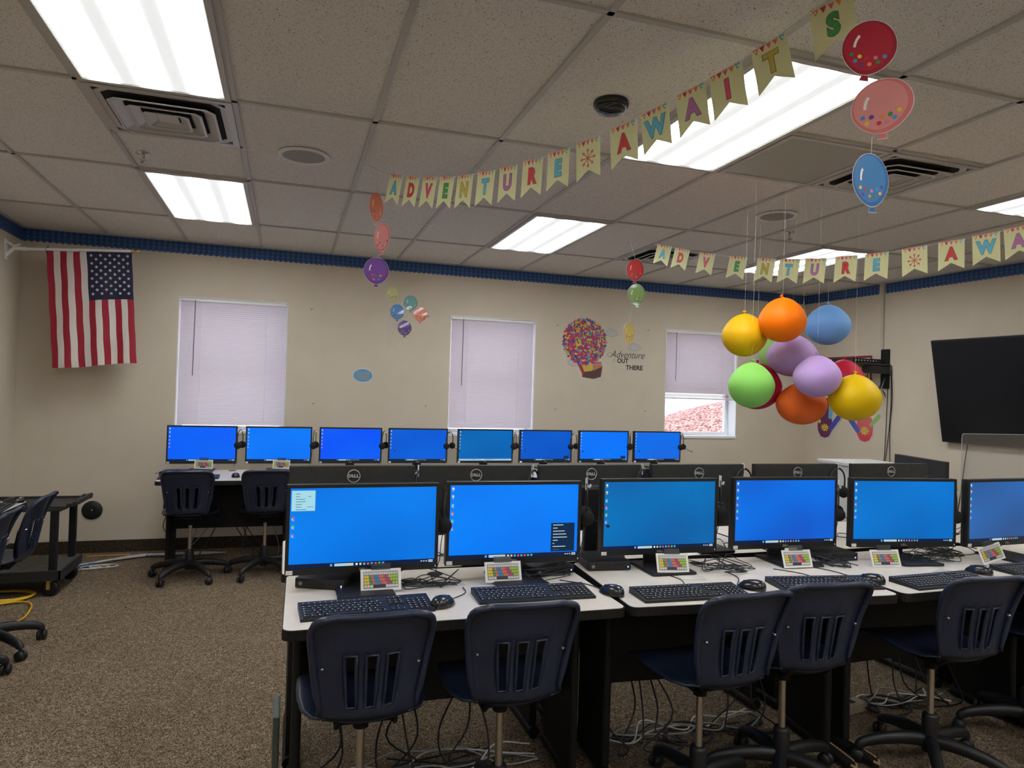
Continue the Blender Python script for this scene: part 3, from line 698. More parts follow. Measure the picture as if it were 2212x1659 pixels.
# ------------------------------------------------------------------ keyboards, mice, guide cards, computers
def make_keyboard():
    t_ = empty('keyboard')
    W_, D_ = .44, .145
    b = MB().m(M_blk); vs = [(-W_/2, -D_/2, 0), (W_/2, -D_/2, 0), (W_/2, D_/2, 0), (-W_/2, D_/2, 0), (-W_/2, -D_/2, .009), (W_/2, -D_/2, .009), (W_/2, D_/2, .022), (-W_/2, D_/2, .022)]
    b.add(vs, [(3, 2, 1, 0), (4, 5, 6, 7), (0, 1, 5, 4), (1, 2, 6, 5), (2, 3, 7, 6), (3, 0, 4, 7)], False); b.build('case', t_)
    k = MB().m(M_key); lg = MB().m(M_leg_ink)
    def key(x, y, w, d=.0155):
        z = .009+(y+D_/2)/D_*.013
        x0, x1, y0, y1 = x+.001, x+w-.001, y+.001, y+d-.001
        k.add([(x0, y0, z-.001), (x1, y0, z-.001), (x1, y1, z+.0005), (x0, y1, z+.0005), (x0+.0015, y0+.0015, z+.005), (x1-.0015, y0+.0015, z+.005), (x1-.0015, y1-.001, z+.0062), (x0+.0015, y1-.001, z+.0062)], [(4, 5, 6, 7), (0, 1, 5, 4), (1, 2, 6, 5), (2, 3, 7, 6), (3, 0, 4, 7)], False)
        lg.add([(x0+.004, y0+.006, z+.0058), (x0+.0075, y0+.006, z+.0058), (x0+.0075, y0+.011, z+.0063), (x0+.004, y0+.011, z+.0063)], [(0, 1, 2, 3)], False)
    u = .0186; x0 = -W_/2+.008; y0 = -D_/2+.01
    for i, row in enumerate(([1.25, 1.25, 1.25, 6.25, 1.25, 1.25, 1.25, 1.25], [2.25]+[1]*10+[2.75], [1.75]+[1]*11+[2.25], [1.5]+[1]*12+[1.5], [1]*13+[2], [1]*13)):
        x = x0; y = y0+i*u+(.006 if i == 5 else 0)
        for w in row:
            if y+.016 < D_/2: key(x, y, w*u)
            x += w*u
    for i in range(6):
        y = y0+i*u+(.006 if i == 5 else 0)
        if y+.016 > D_/2: continue
        if i not in (2,): [key(x0+15.3*u+j*u, y, u) for j in (range(3) if i != 1 else (1,))]
        if i < 5: [key(x0+18.6*u+j*u, y, u) for j in range(4)]
    k.build('keycaps', t_); lg.build('key_legends', t_); return t_
KB = make_keyboard(); ku = [False]
def keyboard(x, y, deg, lab, grp='front row keyboards', z=.740):
    KB.scale = (.94, .94, .94)
    o = KB if not ku[0] else copy_tree(KB); ku[0] = True
    place(o, x, y, z, deg); tag(o, lab, 'keyboard', grp)
keyboard(.262, 2.24, 2.5, 'black keyboard at the left end of the front row')
keyboard(.835, 2.275, -2, 'black keyboard left of the second front row mouse, blue-lit upper keys')
keyboard(1.392, 2.165, -3, 'chunky black keyboard with a worn patch on its keys')
keyboard(1.98, 2.165, -9, 'black keyboard half hidden by the fourth front chair')
keyboard(2.50, 2.10, 2, 'black keyboard behind the fifth front chair')
keyboard(3.13, 2.165, 0, 'black keyboard at the right edge of the photo')
keyboard(-1.475, 4.33, 95, 'black keyboard on the left wall desk', 'other keyboards')
for i in range(2): keyboard(BK[i][0]-.03, 5.66, random.uniform(-3, 3), 'black keyboard below the %s back row screen' % hb[i], 'back row keyboards')
def make_mouse():
    t_ = empty('computer_mouse'); b = MB().m(mat('mouse_gloss', srgb(28, 28, 30), .22, spec=.6)); vs = []; n1, n2 = 14, 7
    for i in range(n2):
        ph = R(90*i/(n2-1))
        for j in range(n1):
            a = 2*pi*j/n1; w = .031*(1-.12*sin(a)); vs.append((w*cos(a)*cos(ph)**.7 if i < n2-1 else 0, .053*sin(a)*cos(ph)**.7-.006*sin(ph) if i < n2-1 else -.008, .002+.034*sin(ph)*(1-.25*sin(a)*cos(ph))))
    b.add(vs, [(i*n1+j, i*n1+(j+1) % n1, (i+1)*n1+(j+1) % n1, (i+1)*n1+j) for i in range(n2-1) for j in range(n1)], True); b.add(vs[:n1], [tuple(range(n1))[::-1]], False)
    b.build('shell', t_)
    b = MB().m(M_blk2).at(0, .026, .0225); b.lathe([(.001, -.003), (.007, -.003), (.007, .003), (.001, .003)], 12, axis='x'); b.build('scroll_wheel', t_)
    return t_
MS = make_mouse(); mu = [False]
def mouse(x, y, deg, lab, grp='front row mice', z=.740):
    o = MS if not mu[0] else copy_tree(MS); mu[0] = True; place(o, x, y, z, deg); tag(o, lab, 'mouse', grp)
mouse(.508, 2.232, -50, 'glossy black mouse beside the leftmost front keyboard')
mouse(1.115, 2.235, 25, 'glossy black mouse beside the second front keyboard')
mouse(1.665, 2.185, 40, 'black mouse just right of the worn keyboard')
mouse(2.205, 2.165, 30, 'glossy black mouse right of the fourth front chair')
mouse(2.80, 2.185, 20, 'black mouse just above the fifth front chair')
mouse(-1.455, 4.61, 90, 'glossy black mouse on the left wall desk', 'other mice')
mouse(-.355, 5.70, 0, 'small black mouse on the back row desk between the two chairs', 'other mice')

KC = {'w': srgb(200, 198, 204), 'y': srgb(222, 196, 60), 'g': srgb(70, 140, 86), 'b': srgb(56, 130, 178), 'o': srgb(212, 110, 84), 'm': srgb(176, 70, 110), 'l': srgb(150, 192, 60), 'k': srgb(50, 40, 60)}
KCM = {k: mat('printed_'+{'w': 'grey', 'y': 'yellow', 'g': 'green', 'b': 'blue', 'o': 'orange', 'm': 'magenta', 'l': 'lime', 'k': 'dark'}[k], v, .6) for k, v in KC.items()}
def keys_print(b, w, h, y, red=False):
    rows = ['wwwwwwwwwwwwww', 'yygobboommllll', 'yygobboommlll', 'yygobboommll', 'wwwkkkkwwww']
    if red: rows = ['wwwwwwwwwwwwww', 'ggbboommyyyyyy', 'ggbboommyyyyy', 'ggbboommyyyy', 'wwwkkkkwwww']
    rh = h/5
    for i, r_ in enumerate(rows):
        cw = w/len(r_)
        for j, c in enumerate(r_):
            x0 = -w/2+j*cw; z1 = h/2-i*rh; g = .06 if c != 'k' else 0
            b.m(KCM[c]).add([(x0+cw*g, y, z1-rh*.9), (x0+cw*(1-g), y, z1-rh*.9), (x0+cw*(1-g), y, z1-rh*.06), (x0+cw*g, y, z1-rh*.06)], [(0, 1, 2, 3)], False)
def make_card():
    t_ = empty('typing_guide_card')
    b = MB().m(M_paper); b.box(-.062, 0, -.033, .062, .0012, .033); cd = b.build('card', t_)
    b = MB().m(mat('print_backing', srgb(96, 80, 76), .7)); b.box(-.053, -.0006, -.025, .053, -.0001, .025); keys_print(b, .104, .048, -.0010); b.build('printed_keys', t_)
    b = MB().m(mat('clear_tape', srgb(70, 72, 76), .2, alpha=.5)); b.box(-.03, -.002, .03, .03, -.0012, .05); b.build('tape', t_)
    return t_
CD = make_card(); cu = [False]
def card(p, deg, tilt, lab, roll_=0):
    o = CD if not cu[0] else copy_tree(CD); cu[0] = True; o.location = p; o.scale = (1.12, 1.12, 1.12); o.rotation_euler = (R(tilt), R(roll_), R(deg)); tag(o, lab, 'card', 'colour-coded typing guide cards')
card(P(823, 1252, 1, 2.43), 0, -22, 'typing guide card under the leftmost front screen')
card(P(1087, 1235, 1, 2.45), -2, -22, 'typing guide card under the second front screen')
card(P(1453, 1216, 1, 2.43), -4, -20, 'typing guide card under the teal third front screen', 2)
card(P(1722, 1207, 1, 2.42), -4, -20, 'typing guide card under the fourth front screen')
card(P(1913, 1206, 1, 2.36), -8, -20, 'typing guide card under the fifth front screen')
card(P(2142, 1195, 1, 2.30), 2, -20, 'tilted typing guide card under the cut-off right screen', -10)
card(P(440, 1003, 1, 6.14), 0, 0, 'typing guide card under the first back row screen', 2)
card(P(608, 1003, 1, 6.14), 0, 0, 'typing guide card under the second back row screen', 2)

def make_pc():
    t_ = empty('mini_computer'); b = MB().m(M_blk); b.box(-.09, -.09, .002, .09, .09, .036, .003); b.build('case', t_)
    b = MB().m(mat('port_dark', srgb(8, 8, 8), .4)); 
    for x in (-.02, .0, .03, .045): b.box(x, -.0915, .012, x+.014, -.0895, .018)
    b.build('ports', t_)
    b = MB().m(mat('blue_led', srgb(120, 140, 255), .4, emit=srgb(150, 170, 255), es=2)); b.box(.075, -.0918, .012, .079, -.0895, .018); b.build('power_light', t_)
    b = MB().m(mat('round_mark', srgb(120, 120, 120), .4)).at(-.07, -.0905, .018, rx=R(90)); b.lathe([(.007, 0), (.007, .001)], 16); b.build('badge', t_)
    return t_
PC = make_pc(); pu = [False]
def pc(x, y, deg, lab, z=.740):
    o = PC if not pu[0] else copy_tree(PC); pu[0] = True; place(o, x, y, z, deg); tag(o, lab, 'computer', 'black mini computers')
pc(.165, 2.585, -24, 'black mini computer behind the leftmost front screen')
pc(.99, 2.60, 12, 'black mini computer in a nest of cords behind the second front screen')
pc(1.265, 2.625, -6, 'black mini computer on the seam between the second and third screens')
pc(2.36, 2.57, -4, 'black mini computer between the fourth and fifth front screens')
pc(2.99, 2.72, 0, 'black mini computer behind the cut-off right screen')
pc(-.80, 5.86, -6, 'dark mini computer at the left end of the back row desk')

# papers
for (px, py, deg, lab) in ((972, 1262, 10, 'clear-covered paper slip beside the leftmost mouse'), (1495, 1248, -15, 'clear plastic slip behind the worn keyboard'), (2040, 1235, 20, 'clear plastic slip among cords under the fifth screen')):
    p = P(px, py, 2, .7405); b = MB().m(mat('glossy_slip', srgb(212, 208, 198), .15)); b.box(-.05, -.03, 0, .05, .03, .0008); place(tag(b.build('paper_slip'), lab, 'paper', 'paper slips on the front desks'), p.x, p.y, .7405, deg)
for i, (x, y, a) in enumerate(((1.78, 2.86, 12), (1.88, 2.98, -8), (2.46, 2.90, 5), (4.0, 2.9, 20))):
    b = MB().m(M_paper); b.box(-.108, -.14, 0, .108, .14, .0006); place(tag(b.build('paper_sheet'), ['white sheet of paper behind the gap right of the teal screen', 'white sheet of paper lying farther back on the middle row desk', 'white sheet of paper behind the gap right of the fourth screen', 'white sheet of paper on the far right middle desk'][i], 'paper', 'white sheets on the middle desks'), x, y, .7412+i*.0008, a)
# ------------------------------------------------------------------ cables
def cord(pts, r, m, lab, name='cable', grp=None, n=6, seg=6):
    b = MB().m(m); b.tube(spline(pts, seg), r, n); o = b.build(name); tag(o, lab, 'cable', grp); return o
rnd = random.Random(11)
stations = [(.50, 2.47, 'leftmost front screen'), (.98, 2.50, 'second front screen'), (1.72, 2.45, 'teal third front screen'), (2.28, 2.45, 'fourth front screen'), (2.80, 2.42, 'fifth front screen'), (3.02, 2.50, 'cut-off right screen')]
for (cx_, cy_, nm) in stations:
    for q in range(4):
        pts = []; a0 = rnd.uniform(0, 6.28); ox, oy = cx_+rnd.uniform(-.05, .05), cy_+rnd.uniform(-.03, .04)
        for i in range(10):
            a = a0+i*rnd.uniform(.9, 2.4); rr2 = rnd.uniform(.02, .13)
            pts.append((ox+rr2*cos(a)*1.15, oy+rr2*sin(a)*.75, .7425+rnd.uniform(0, .012)+(rnd.uniform(0, .04) if 0 < i < 9 and rnd.random() < .5 else 0)))
        cord(pts, .0019, M_cord, 'loose black cords tangled on the desk under the %s' % nm, grp='cords tangled under the %s' % nm)
# cords leading to mice and keyboards
for (a, c, lab) in (((.62, 2.42), (.54, 2.28), 'thin black cord running to the leftmost mouse'), ((1.0, 2.44), (1.100, 2.285), 'thin black cord running to the second mouse'), ((1.72, 2.42), (1.64, 2.235), 'thin black cord running to the mouse beside the worn keyboard'), ((2.12, 2.45), (2.18, 2.215), 'thin black cord running to the fourth mouse'),
                    ((.37, 2.42), (.31, 2.325), 'thin black cord running to the leftmost keyboard'), ((.93, 2.46), (.90, 2.355), 'thin black cord running to the second keyboard'), ((1.45, 2.44), (1.42, 2.245), 'thin black cord running to the worn keyboard'), ((1.95, 2.42), (2.02, 2.245), 'thin black cord running to the fourth keyboard')):
    mx_ = ((a[0]+c[0])/2+.03, (a[1]+c[1])/2); cord([(a[0], a[1], .7425), (mx_[0], mx_[1], .7425), (c[0], c[1], .744)], .0019, M_cord, lab, grp=None)
# cords behind on the middle row
for q in range(9):
    x = .6+q*.36; pts = [(x+rnd.uniform(-.12, .12), 2.82+rnd.uniform(-.06, .16), .746+rnd.uniform(0, .03)) for _ in range(7)]
    cord(pts, .0022, M_cord, 'black cord lying on the middle row desks between monitor stands', grp='cords on the middle row desks')
for q in range(8):
    x = -.75+q*.6; pts = [(x+rnd.uniform(-.2, .2), 5.95+rnd.uniform(-.12, .12), .744+rnd.uniform(0, .03)) for _ in range(7)]
    cord(pts, .0022, M_cord, 'black cord lying on the back row desks beneath the screens', grp='cords on the back row desks')
# under the front desks
for k, (x0, x1) in enumerate(((.14, .98), (1.25, 2.05), (2.35, 3.1))):
    nm = ['first', 'second', 'third'][k]
    for q in range(9):
        xa = rnd.uniform(x0, x1); ya = rnd.uniform(2.5, 2.64)
        pts = [(xa, 2.66, .62), (xa+rnd.uniform(-.04, .04), 2.66, .35), (xa+rnd.uniform(-.08, .08), ya+.05, .12), (xa+rnd.uniform(-.12, .12), ya, .012), (min(x1, max(x0, xa+rnd.uniform(-.3, .3))), ya+rnd.uniform(-.1, .1), .010), (min(x1, max(x0, xa+rnd.uniform(-.4, .4))), ya+.1, .012)]
        cord(pts, .0038, M_cord, 'black power cord hanging to the floor under the %s front desk' % nm, grp='power cords under the %s front desk' % nm)
    for q in range(4):
        pts = [(x0+(x1-x0)*i/6, 2.62+rnd.uniform(-.09, .09), .012+rnd.uniform(0, .03)) for i in range(7)]
        cord(pts, .0032, [M_gcord, M_wcord][q % 2], ('grey' if q % 2 == 0 else 'white')+' network cable trailing on the carpet under the %s front desk' % nm, grp='pale cables under the %s front desk' % nm+(' grey' if q % 2 == 0 else ' white'))
    for q in range(3 if k == 0 else 2):
        cx_, cy_ = (x0+.1+q*.05, 2.50) if k == 0 else ((x0+x1)/2, 2.56)
        pts = [(cx_+.10*cos(a*1.05)*(1+.1*q), cy_+.09*sin(a*1.05), .010+.004*a) for a in range(10)]
        cord(pts, .0042, M_cord, 'coiled black power cord on the carpet under the %s front desk' % nm, grp='coiled cords under the %s front desk' % nm)
# under and beside the back desk
for q in range(10):
    xa = rnd.uniform(-.75, .25)
    pts = [(xa, 6.25, .62), (xa+rnd.uniform(-.1, .1), 6.2, .3), (xa+rnd.uniform(-.15, .15), 6.1, .06), (xa+rnd.uniform(-.2, .2), 6.05, .010)]
    cord(pts, .004, M_gcord if q % 3 == 0 else M_cord, ('grey' if q % 3 == 0 else 'black')+' cable hanging under the left back row desk', grp='cables under the left back row desk'+(' grey' if q % 3 == 0 else ' black'))
for q in range(8):
    m = [M_wcord, M_bcord, M_wcord, M_gcord][q % 4]
    pts = [(-1.72, 5.98+.02*q, .012), (-1.5, 6.08+rnd.uniform(-.04, .04), .014+.006*(q % 3)), (-1.36, 6.22+rnd.uniform(-.03, .03), .02), (-1.12, 6.36+.012*q, .016), (-.95, 6.40+rnd.uniform(-.04, .04), .018), (-.72, 6.42+rnd.uniform(-.05, .05), .014), (-.45, 6.38, .02)]
    nm = ['white', 'blue', 'white', 'grey'][q % 4]
    cord(pts, .0042, m, nm+' network cable bundled along the carpet from cart to back desk', grp=nm+' cables from the cart to the back desk')
for q in range(3):
    cx_ = -1.42+q*.06; pts = [(cx_+.10*cos(a), 6.06+.05*sin(a), .014+.004*q) for a in [i*.9 for i in range(8)]]
    cord(pts, .0042, M_wcord, 'looped white cable on the carpet beside the cart wheel', grp='looped white cables beside the cart')
cord([(-1.52, 6.46, .012), (-1.35, 6.47, .012), (-1.20, 6.47, .012)], .004, M_ycord, 'yellow cable end lying along the carpet baseboard')
for q in range(3):
    pts = [(-2.0, 5.18+.02*q, .012), (-1.80, 5.16+.03*q, .012+.006*q), (-1.62, 5.24+.02*q, .016), (-1.56, 5.36+.02*q, .014), (-1.68, 5.48+.01*q, .012), (-1.95, 5.50, .012)]
    cord(pts, .0062, M_ycord, 'loop of yellow cable on the carpet beneath the black cart', grp='yellow cable loops beneath the cart')
cord([(-2.0, 5.0, .012), (-1.80, 5.12, .012), (-1.62, 5.22, .012), (-1.52, 5.17, .012), (-1.475, 5.02, .012), (-1.47, 4.80, .012), (-1.6, 4.5, .012)], .0065, M_ycord, 'yellow cable bending round in front of the black cart')
# floor boxes
b = MB().m(mat('beige_plastic', srgb(150, 140, 116), .5)); b.box(-.16, -.035, 0, .16, .035, .042, .005)
o = b.build('power_strip'); place(tag(o, 'beige power strip on the carpet under the third front desk', 'power strip'), 2.47, 2.60, .002, 8)
b = MB().m(M_blk2)
for i in range(4): b.box(-.12+i*.065, -.015, .042, -.09+i*.065, .015, .044)
b.build('sockets', o)
b = MB().m(mat('grey_adapter', srgb(96, 96, 98), .5)); b.box(-.07, -.03, 0, .07, .03, .03, .005); place(tag(b.build('power_adapter'), 'grey power adapter on the carpet under the first front desk', 'adapter'), .42, 2.58, .002, 10)
b = MB().m(M_blk2); b.box(-.02, -.03, -.06, .02, .03, .06, .006); o = b.build('power_adapter'); o.location = (-.862, 5.95, .48); tag(o, 'black power adapter hanging at the left end of the back row desk', 'adapter')
MB().m(M_cord).tube(spline([(0, 0, .06), (-.01, .02, .12), (.005, .03, .20), (0, .02, .228)], 5), .0035, 6).build('cord', o)
MB().m(M_cord).tube(spline([(0, 0, -.06), (-.02, .0, -.14), (.0, .02, -.19), (.03, .03, -.10)], 5), .0035, 6).build('cord', o)
b = MB().m(mat('grey_green_plastic', srgb(74, 80, 74), .5)); b.box(-.012, -.09, 0, .012, .09, .30, .006); place(tag(b.build('floor_panel'), 'grey-green plastic panel standing on the carpet against the leftmost desk leg', 'panel'), .0, 2.62, .002, 0)

# ------------------------------------------------------------------ utility cart
t_ = tag(empty('utility_cart', (-1.455, 5.37, 0)), 'black plastic utility cart with casters beside the left wall', 'cart')
M_cart = mat('cart_plastic', srgb(34, 34, 33), .55)
b = MB().m(M_cart); Wc, Dc = .66, .46
b.box(-Wc, -.03, .565, .045, Dc, .585, .006); b.box(-Wc, -.03, .585, .045, -.012, .60); b.box(-Wc, Dc-.018, .585, .045, Dc, .60)
b.build('top_shelf', t_)
b = MB().m(M_cart)   # handle with two wells
b.box(.045, -.03, .575, .065, Dc-.04, .60, .004).box(.065, .0, .59, .11, .05, .612).box(.065, .19, .59, .11, .23, .612).box(.065, .37, .59, .12, .42, .618).box(.10, -.0, .595, .125, .42, .625, .005)
b.build('handle', t_)
b = MB().m(noise_tint(mat('cart_shelf_grey', srgb(70, 70, 66), .6), srgb(64, 64, 60), srgb(76, 76, 72), 20)); b.box(-Wc, -.03, .135, .045, Dc, .165); b.build('bottom_shelf', t_)
MB().m(M_cart).box(-Wc, -.045, .11, .055, -.03, .175).box(.045, -.045, .11, .06, Dc, .175).build('bottom_rim', t_)
for (x, y) in ((0, 0), (0, Dc-.03), (-Wc+.03, 0), (-Wc+.03, Dc-.03)):
    MB().m(M_blk2).box(x-.022, y-.022, .165, x+.022, y+.022, .568, .006).build('post', t_)
    cs_ = empty('caster'); cs_.parent = t_; cs_.location = (x-.01, y, 0)
    b = MB().m(M_blk).at(0, 0, .055, rz=R(70)); b.lathe([(.012, -.018), (.046, -.018), (.055, -.012), (.055, .012), (.046, .018), (.012, .018)], 22, axis='x'); b.build('wheel', cs_)
    b = MB().m(M_silver).at(0, 0, 0, rz=R(70)); b.box(-.03, -.03, .104, .03, .03, .110); b.box(-.022, -.012, .045, -.019, .014, .106); b.box(.019, -.012, .045, .022, .014, .106); b.build('fork', cs_)

# black round cover on the back wall
p = P(199, 1102, 1, YB); t_ = tag(empty('wall_cover', (p.x, YB-.001, p.z)), 'black round cover plate on the back wall right of the cart', 'cover plate')
b = MB().m(M_blk); b.lathe([(.078, -.002), (.078, .006), (.070, .012), (.03, .014), (.0005, .014)], 36, axis='y'); b.build('disc', t_)
b = MB().m(M_silver); b.lathe([(.008, .013), (.006, .018), (.0005, .018)], 12, axis='y'); b.build('centre_screw', t_)

# ------------------------------------------------------------------ flag
FY = 6.30
t_ = tag(empty('flag', (-2.10, FY, 2.46)), 'American flag hanging from a white pole on the left wall', 'flag')
b = MB().m(M_white); b.tube([(.10, 0, -.005), (.86, 0, .045)], .011, 12); b.build('pole', t_)
b = MB().m(M_brass).at(.86, 0, .045, ry=R(86)); b.lathe([(.012, 0), (.012, .012), (.006, .016), (.011, .03), (.007, .045), (.0005, .062)], 14); b.build('finial', t_)
b = MB().m(M_white); b.box(-.009, -.03, -.10, .0, .03, .06, .003); b.tube([(0, 0, -.06), (.05, 0, -.005), (.13, 0, -.003)], .016, 10); b.tube([(.0, 0, .04), (.05, 0, .01), (.09, 0, .03)], .011, 8); b.build('bracket', t_)
M_red = mat('flag_red', srgb(146, 20, 42), .75); M_fw = mat('flag_white', srgb(206, 198, 190), .75); M_fb = mat('flag_blue', srgb(24, 26, 58), .75)
TL_, TR_, BL_, BR_ = P(100, 540, 1, FY), P(285, 547, 1, FY), P(112, 795, 1, FY), P(295, 785, 1, FY)
base = Vector((-2.10, FY, 2.46))
def fp(u, v, dy=0):
    a = TL_.lerp(TR_, u); c = BL_.lerp(BR_, u); q = a.lerp(c, v)
    return (q.x-base.x, q.y-base.y+.012*sin(u*17+v*2)*v**.5+.006*sin(v*23+u*9)+dy, q.z-base.z-.006*sin(u*6))
cw = [0]; N = 13; NV = 40; b = MB()
for i in range(N*3): 
    m = M_red if (i//3) % 2 == 0 else M_fw
    for j in range(NV):
        mm_ = M_fb if (i//3) >= 6 and j < NV*.405 else m
        u0, u1, v0, v1 = i/(3*N), (i+1)/(3*N), j/NV, (j+1)/NV
        b.m(mm_).add([fp(u0, v0), fp(u1, v0), fp(u1, v1), fp(u0, v1)], [(0, 1, 2, 3)], True)
cl = b.build('cloth', t_)
bm = bmesh.new(); bm.from_mesh(cl.data); bmesh.ops.remove_doubles(bm, verts=bm.verts, dist=1e-5); bm.to_mesh(cl.data); bm.free()
b = MB().m(M_fw)
for r_ in range(11):
    nst = 5 if r_ % 2 == 0 else 4
    for k in range(nst):
        u = .462+.538*((k+.5 if nst == 5 else k+1)/5); v = .405*(r_+1)/12
        vs = []
        for i in range(10):
            a = pi/10+i*pi/5+.3; rr_ = .0145 if i % 2 == 0 else .006
            x, y, z = fp(u, v, -.003); vs.append((x+rr_*cos(a), y, z+rr_*sin(a)))
        b.add(vs+[(fp(u, v, -.003))], [(i, (i+1) % 10, 10) for i in range(10)], False)
b.build('star', cl); 
b = MB().m(M_cord); b.tube(spline([(.275, 0, .03), (.265, -.012, .0), (.27, -.004, -.02), (.28, 0, 0), (.275, 0, .045)], 4), .0018, 5); b.build('clip', t_)

# ------------------------------------------------------------------ letter banners
LC = {'A': (88, 178, 206), 'D': (206, 52, 56), 'V': (214, 70, 104), 'E': (64, 150, 74), 'N': (190, 170, 70), 'T': (88, 178, 206), 'U': (178, 110, 160), 'R': (206, 52, 56)}
def lm(c): return mat('letter_%d_%d_%d' % c, srgb(*c), .6)
M_pen = mat('pennant_card', srgb(214, 212, 160), .7)
TRI = [mat('tri_'+n_, srgb(*c), .6) for n_, c in (('orange', (216, 120, 66)), ('red', (190, 44, 54)), ('rose', (204, 104, 120)), ('amber', (216, 120, 66)), ('teal', (96, 160, 166)))]
def banner(lab, items, strpts):
    """items: (char, colour, px_left, py_left, px_right, py_right, dist_l, dist_r)"""
    t_ = tag(empty('letter_banner', strpts[0]), lab, 'banner', 'letter banners'); o0 = Vector(strpts[0])
    sp_ = [Vector(q)-o0 for q in strpts]
    for (ch, col, pl, ql, pr, qr, dl, dr, hh) in items:
        A = PD(pl, ql, dl)-o0; B = PD(pr, qr, dr)-o0
        ex = (B-A); w = ex.length; ex.normalize(); ey = Vector((0, 0, 1)); ey = (ey-ex*ey.dot(ex)); ey.normalize(); ez = ex.cross(ey)
        M = Matrix(((ex.x, ey.x, ez.x, A.x), (ex.y, ey.y, ez.y, A.y), (ex.z, ey.z, ez.z, A.z), (0, 0, 0, 1)))
        h = hh
        b = MB().m(M_pen); b.M = M; b.prism([(0, 0), (0, -h), (w/2, -h*.76), (w, -h), (w, 0)][::-1], -.0004, .0004)
        for i in range(5):
            x = w*(.04+.92*i/5); x2 = w*(.04+.92*(i+1)/5)
            for z in (.0008,):
                b.m(TRI[i]).add([(x, -.001, z), (x2, -.001, z), ((x+x2)/2, -h*.145, z)], [(0, 2, 1)], False)
        b.m(M_white)
        for x in (w*.12, w*.88): b.add([(x+.0035*cos(a*pi/4), -h*.07+.0035*sin(a*pi/4), .0011) for a in range(8)], [tuple(range(8))], False)
        pn = b.build('pennant', t_)
        names = {(88, 178, 206): 'blue', (206, 52, 56): 'red', (214, 70, 104): 'pink', (64, 150, 74): 'green', (190, 170, 70): 'mustard', (178, 110, 160): 'mauve', (200, 92, 76): 'rust'}
        pn['label'] = 'cream pennant with a %s %s' % (names[col], 'letter '+ch if ch != '*' else 'compass of arrows')
        b = MB().m(lm(col)); b.M = M @ Matrix.Translation((w*.5, -h*.47, .0011))
        if ch == '*':
            for k in range(8):
                a = k*pi/4; L_ = h*.23
                b.add([(.05*L_*cos(a+pi/2), .05*L_*sin(a+pi/2), 0), (L_*cos(a)+.05*L_*cos(a+pi/2), L_*sin(a)+.05*L_*sin(a+pi/2), 0), (L_*cos(a)-.05*L_*cos(a+pi/2), L_*sin(a)-.05*L_*sin(a+pi/2), 0), (-.05*L_*cos(a+pi/2), -.05*L_*sin(a+pi/2), 0)], [(0, 1, 2, 3)], False)
                b.add([(1.1*L_*cos(a), 1.1*L_*sin(a), .0001), (.78*L_*cos(a+.26), .78*L_*sin(a+.26), .0001), (.78*L_*cos(a-.26), .78*L_*sin(a-.26), .0001)], [(0, 1, 2)], False)
            b.build('compass', pn)
        else:
            dk = MB().m(mat('letter_outline', srgb(92, 84, 76), .6)); dk.M = M @ Matrix.Translation((w*.5, -h*.47, .0009)); dk.text(ch, h*.58, .0, h*.040, sx=.84)
            dk.build('letter_outline', pn)
            b.M = M @ Matrix.Translation((w*.5, -h*.47, .0014)); b.text(ch, h*.58, 0, h*.028, sx=.84); b.build('letter', pn)
    MB().m(M_thread).tube(sp_, .0013, 5).build('string', t_)
    return t_
B_, Rd, Pk, Gn, Mu, Mv, Ru = (88, 178, 206), (206, 52, 56), (214, 70, 104), (64, 150, 74), (190, 170, 70), (178, 110, 160), (200, 92, 76)
near = [('A', B_, 843, 373, 871, 377), ('D', Rd, 879, 378, 907, 380), ('V', Pk, 915, 379, 945, 380), ('E', Gn, 951, 379, 982, 378), ('N', Mu, 989, 377, 1023, 373), ('T', B_, 1033, 370, 1070, 365), ('U', Mv, 1080, 361, 1118, 353), ('R', Rd, 1130, 347, 1173, 337), ('E', B_, 1184, 330, 1231, 317),
        ('*', Ru, 1245, 309, 1296, 290), ('A', Rd, 1317, 279, 1375, 254), ('W', B_, 1383, 247, 1443, 217), ('A', Mv, 1459, 206, 1523, 173), ('I', Pk, 1531, 166, 1602, 128), ('T', Mu, 1622, 110, 1698, 66), ('S', Gn, 1749, 25, 1842, -22)]
n0, n1 = near[0][2], near[-1][4]
def dn(px):
    # inverse depth varies about linearly along the string in the picture
    t_ = (px-n0)/(n1-n0); return 1/((1-t_)/3.74+t_/2.02)
strn = [P(795, 357, 2, ZC-.001), P(820, 372, 2, 2.60)]
strn[1] = PD(822, 369, 3.80)
it = []
for (c, col, a, q, e, r_) in near:
    it.append((c, col, a, q+2, e, r_+2, dn(a), dn(e), .158)); strn += [PD(a, q+4, dn(a)), PD(e, r_+4, dn(e))]
endp = PD(1935, -72, 1.93); endp.z = min(endp.z, ZC-.001); strn.append(endp)
banner('near letter banner strung across the ceiling from left of centre to upper right', it, strn)
far = [('A', B_, 1421, 525, 1452, 531), ('D', Rd, 1459, 533, 1491, 539), ('V', Pk, 1512, 543, 1546, 547), ('E', Gn, 1577, 551, 1615, 554), ('N', Mu, 1637, 556, 1676, 558), ('T', B_, 1685, 558, 1729, 558), ('U', Mv, 1740, 558, 1786, 556), ('R', Rd, 1805, 554, 1853, 550), ('E', B_, 1869, 548, 1920, 542),
       ('*', Ru, 1948, 538, 2003, 528), ('A', Rd, 2027, 523, 2084, 514), ('W', B_, 2100, 509, 2160, 498), ('A', Mv, 2168, 495, 2230, 482)]
f0, f1 = far[0][2], far[-1][4]
def df(px):
    t_ = (px-f0)/(f1-f0); return 1/((1-t_)/5.35+t_/3.35)
strf = [P(1327, 484, 2, ZC-.001), PD(1390, 512, 5.45)]; it = []
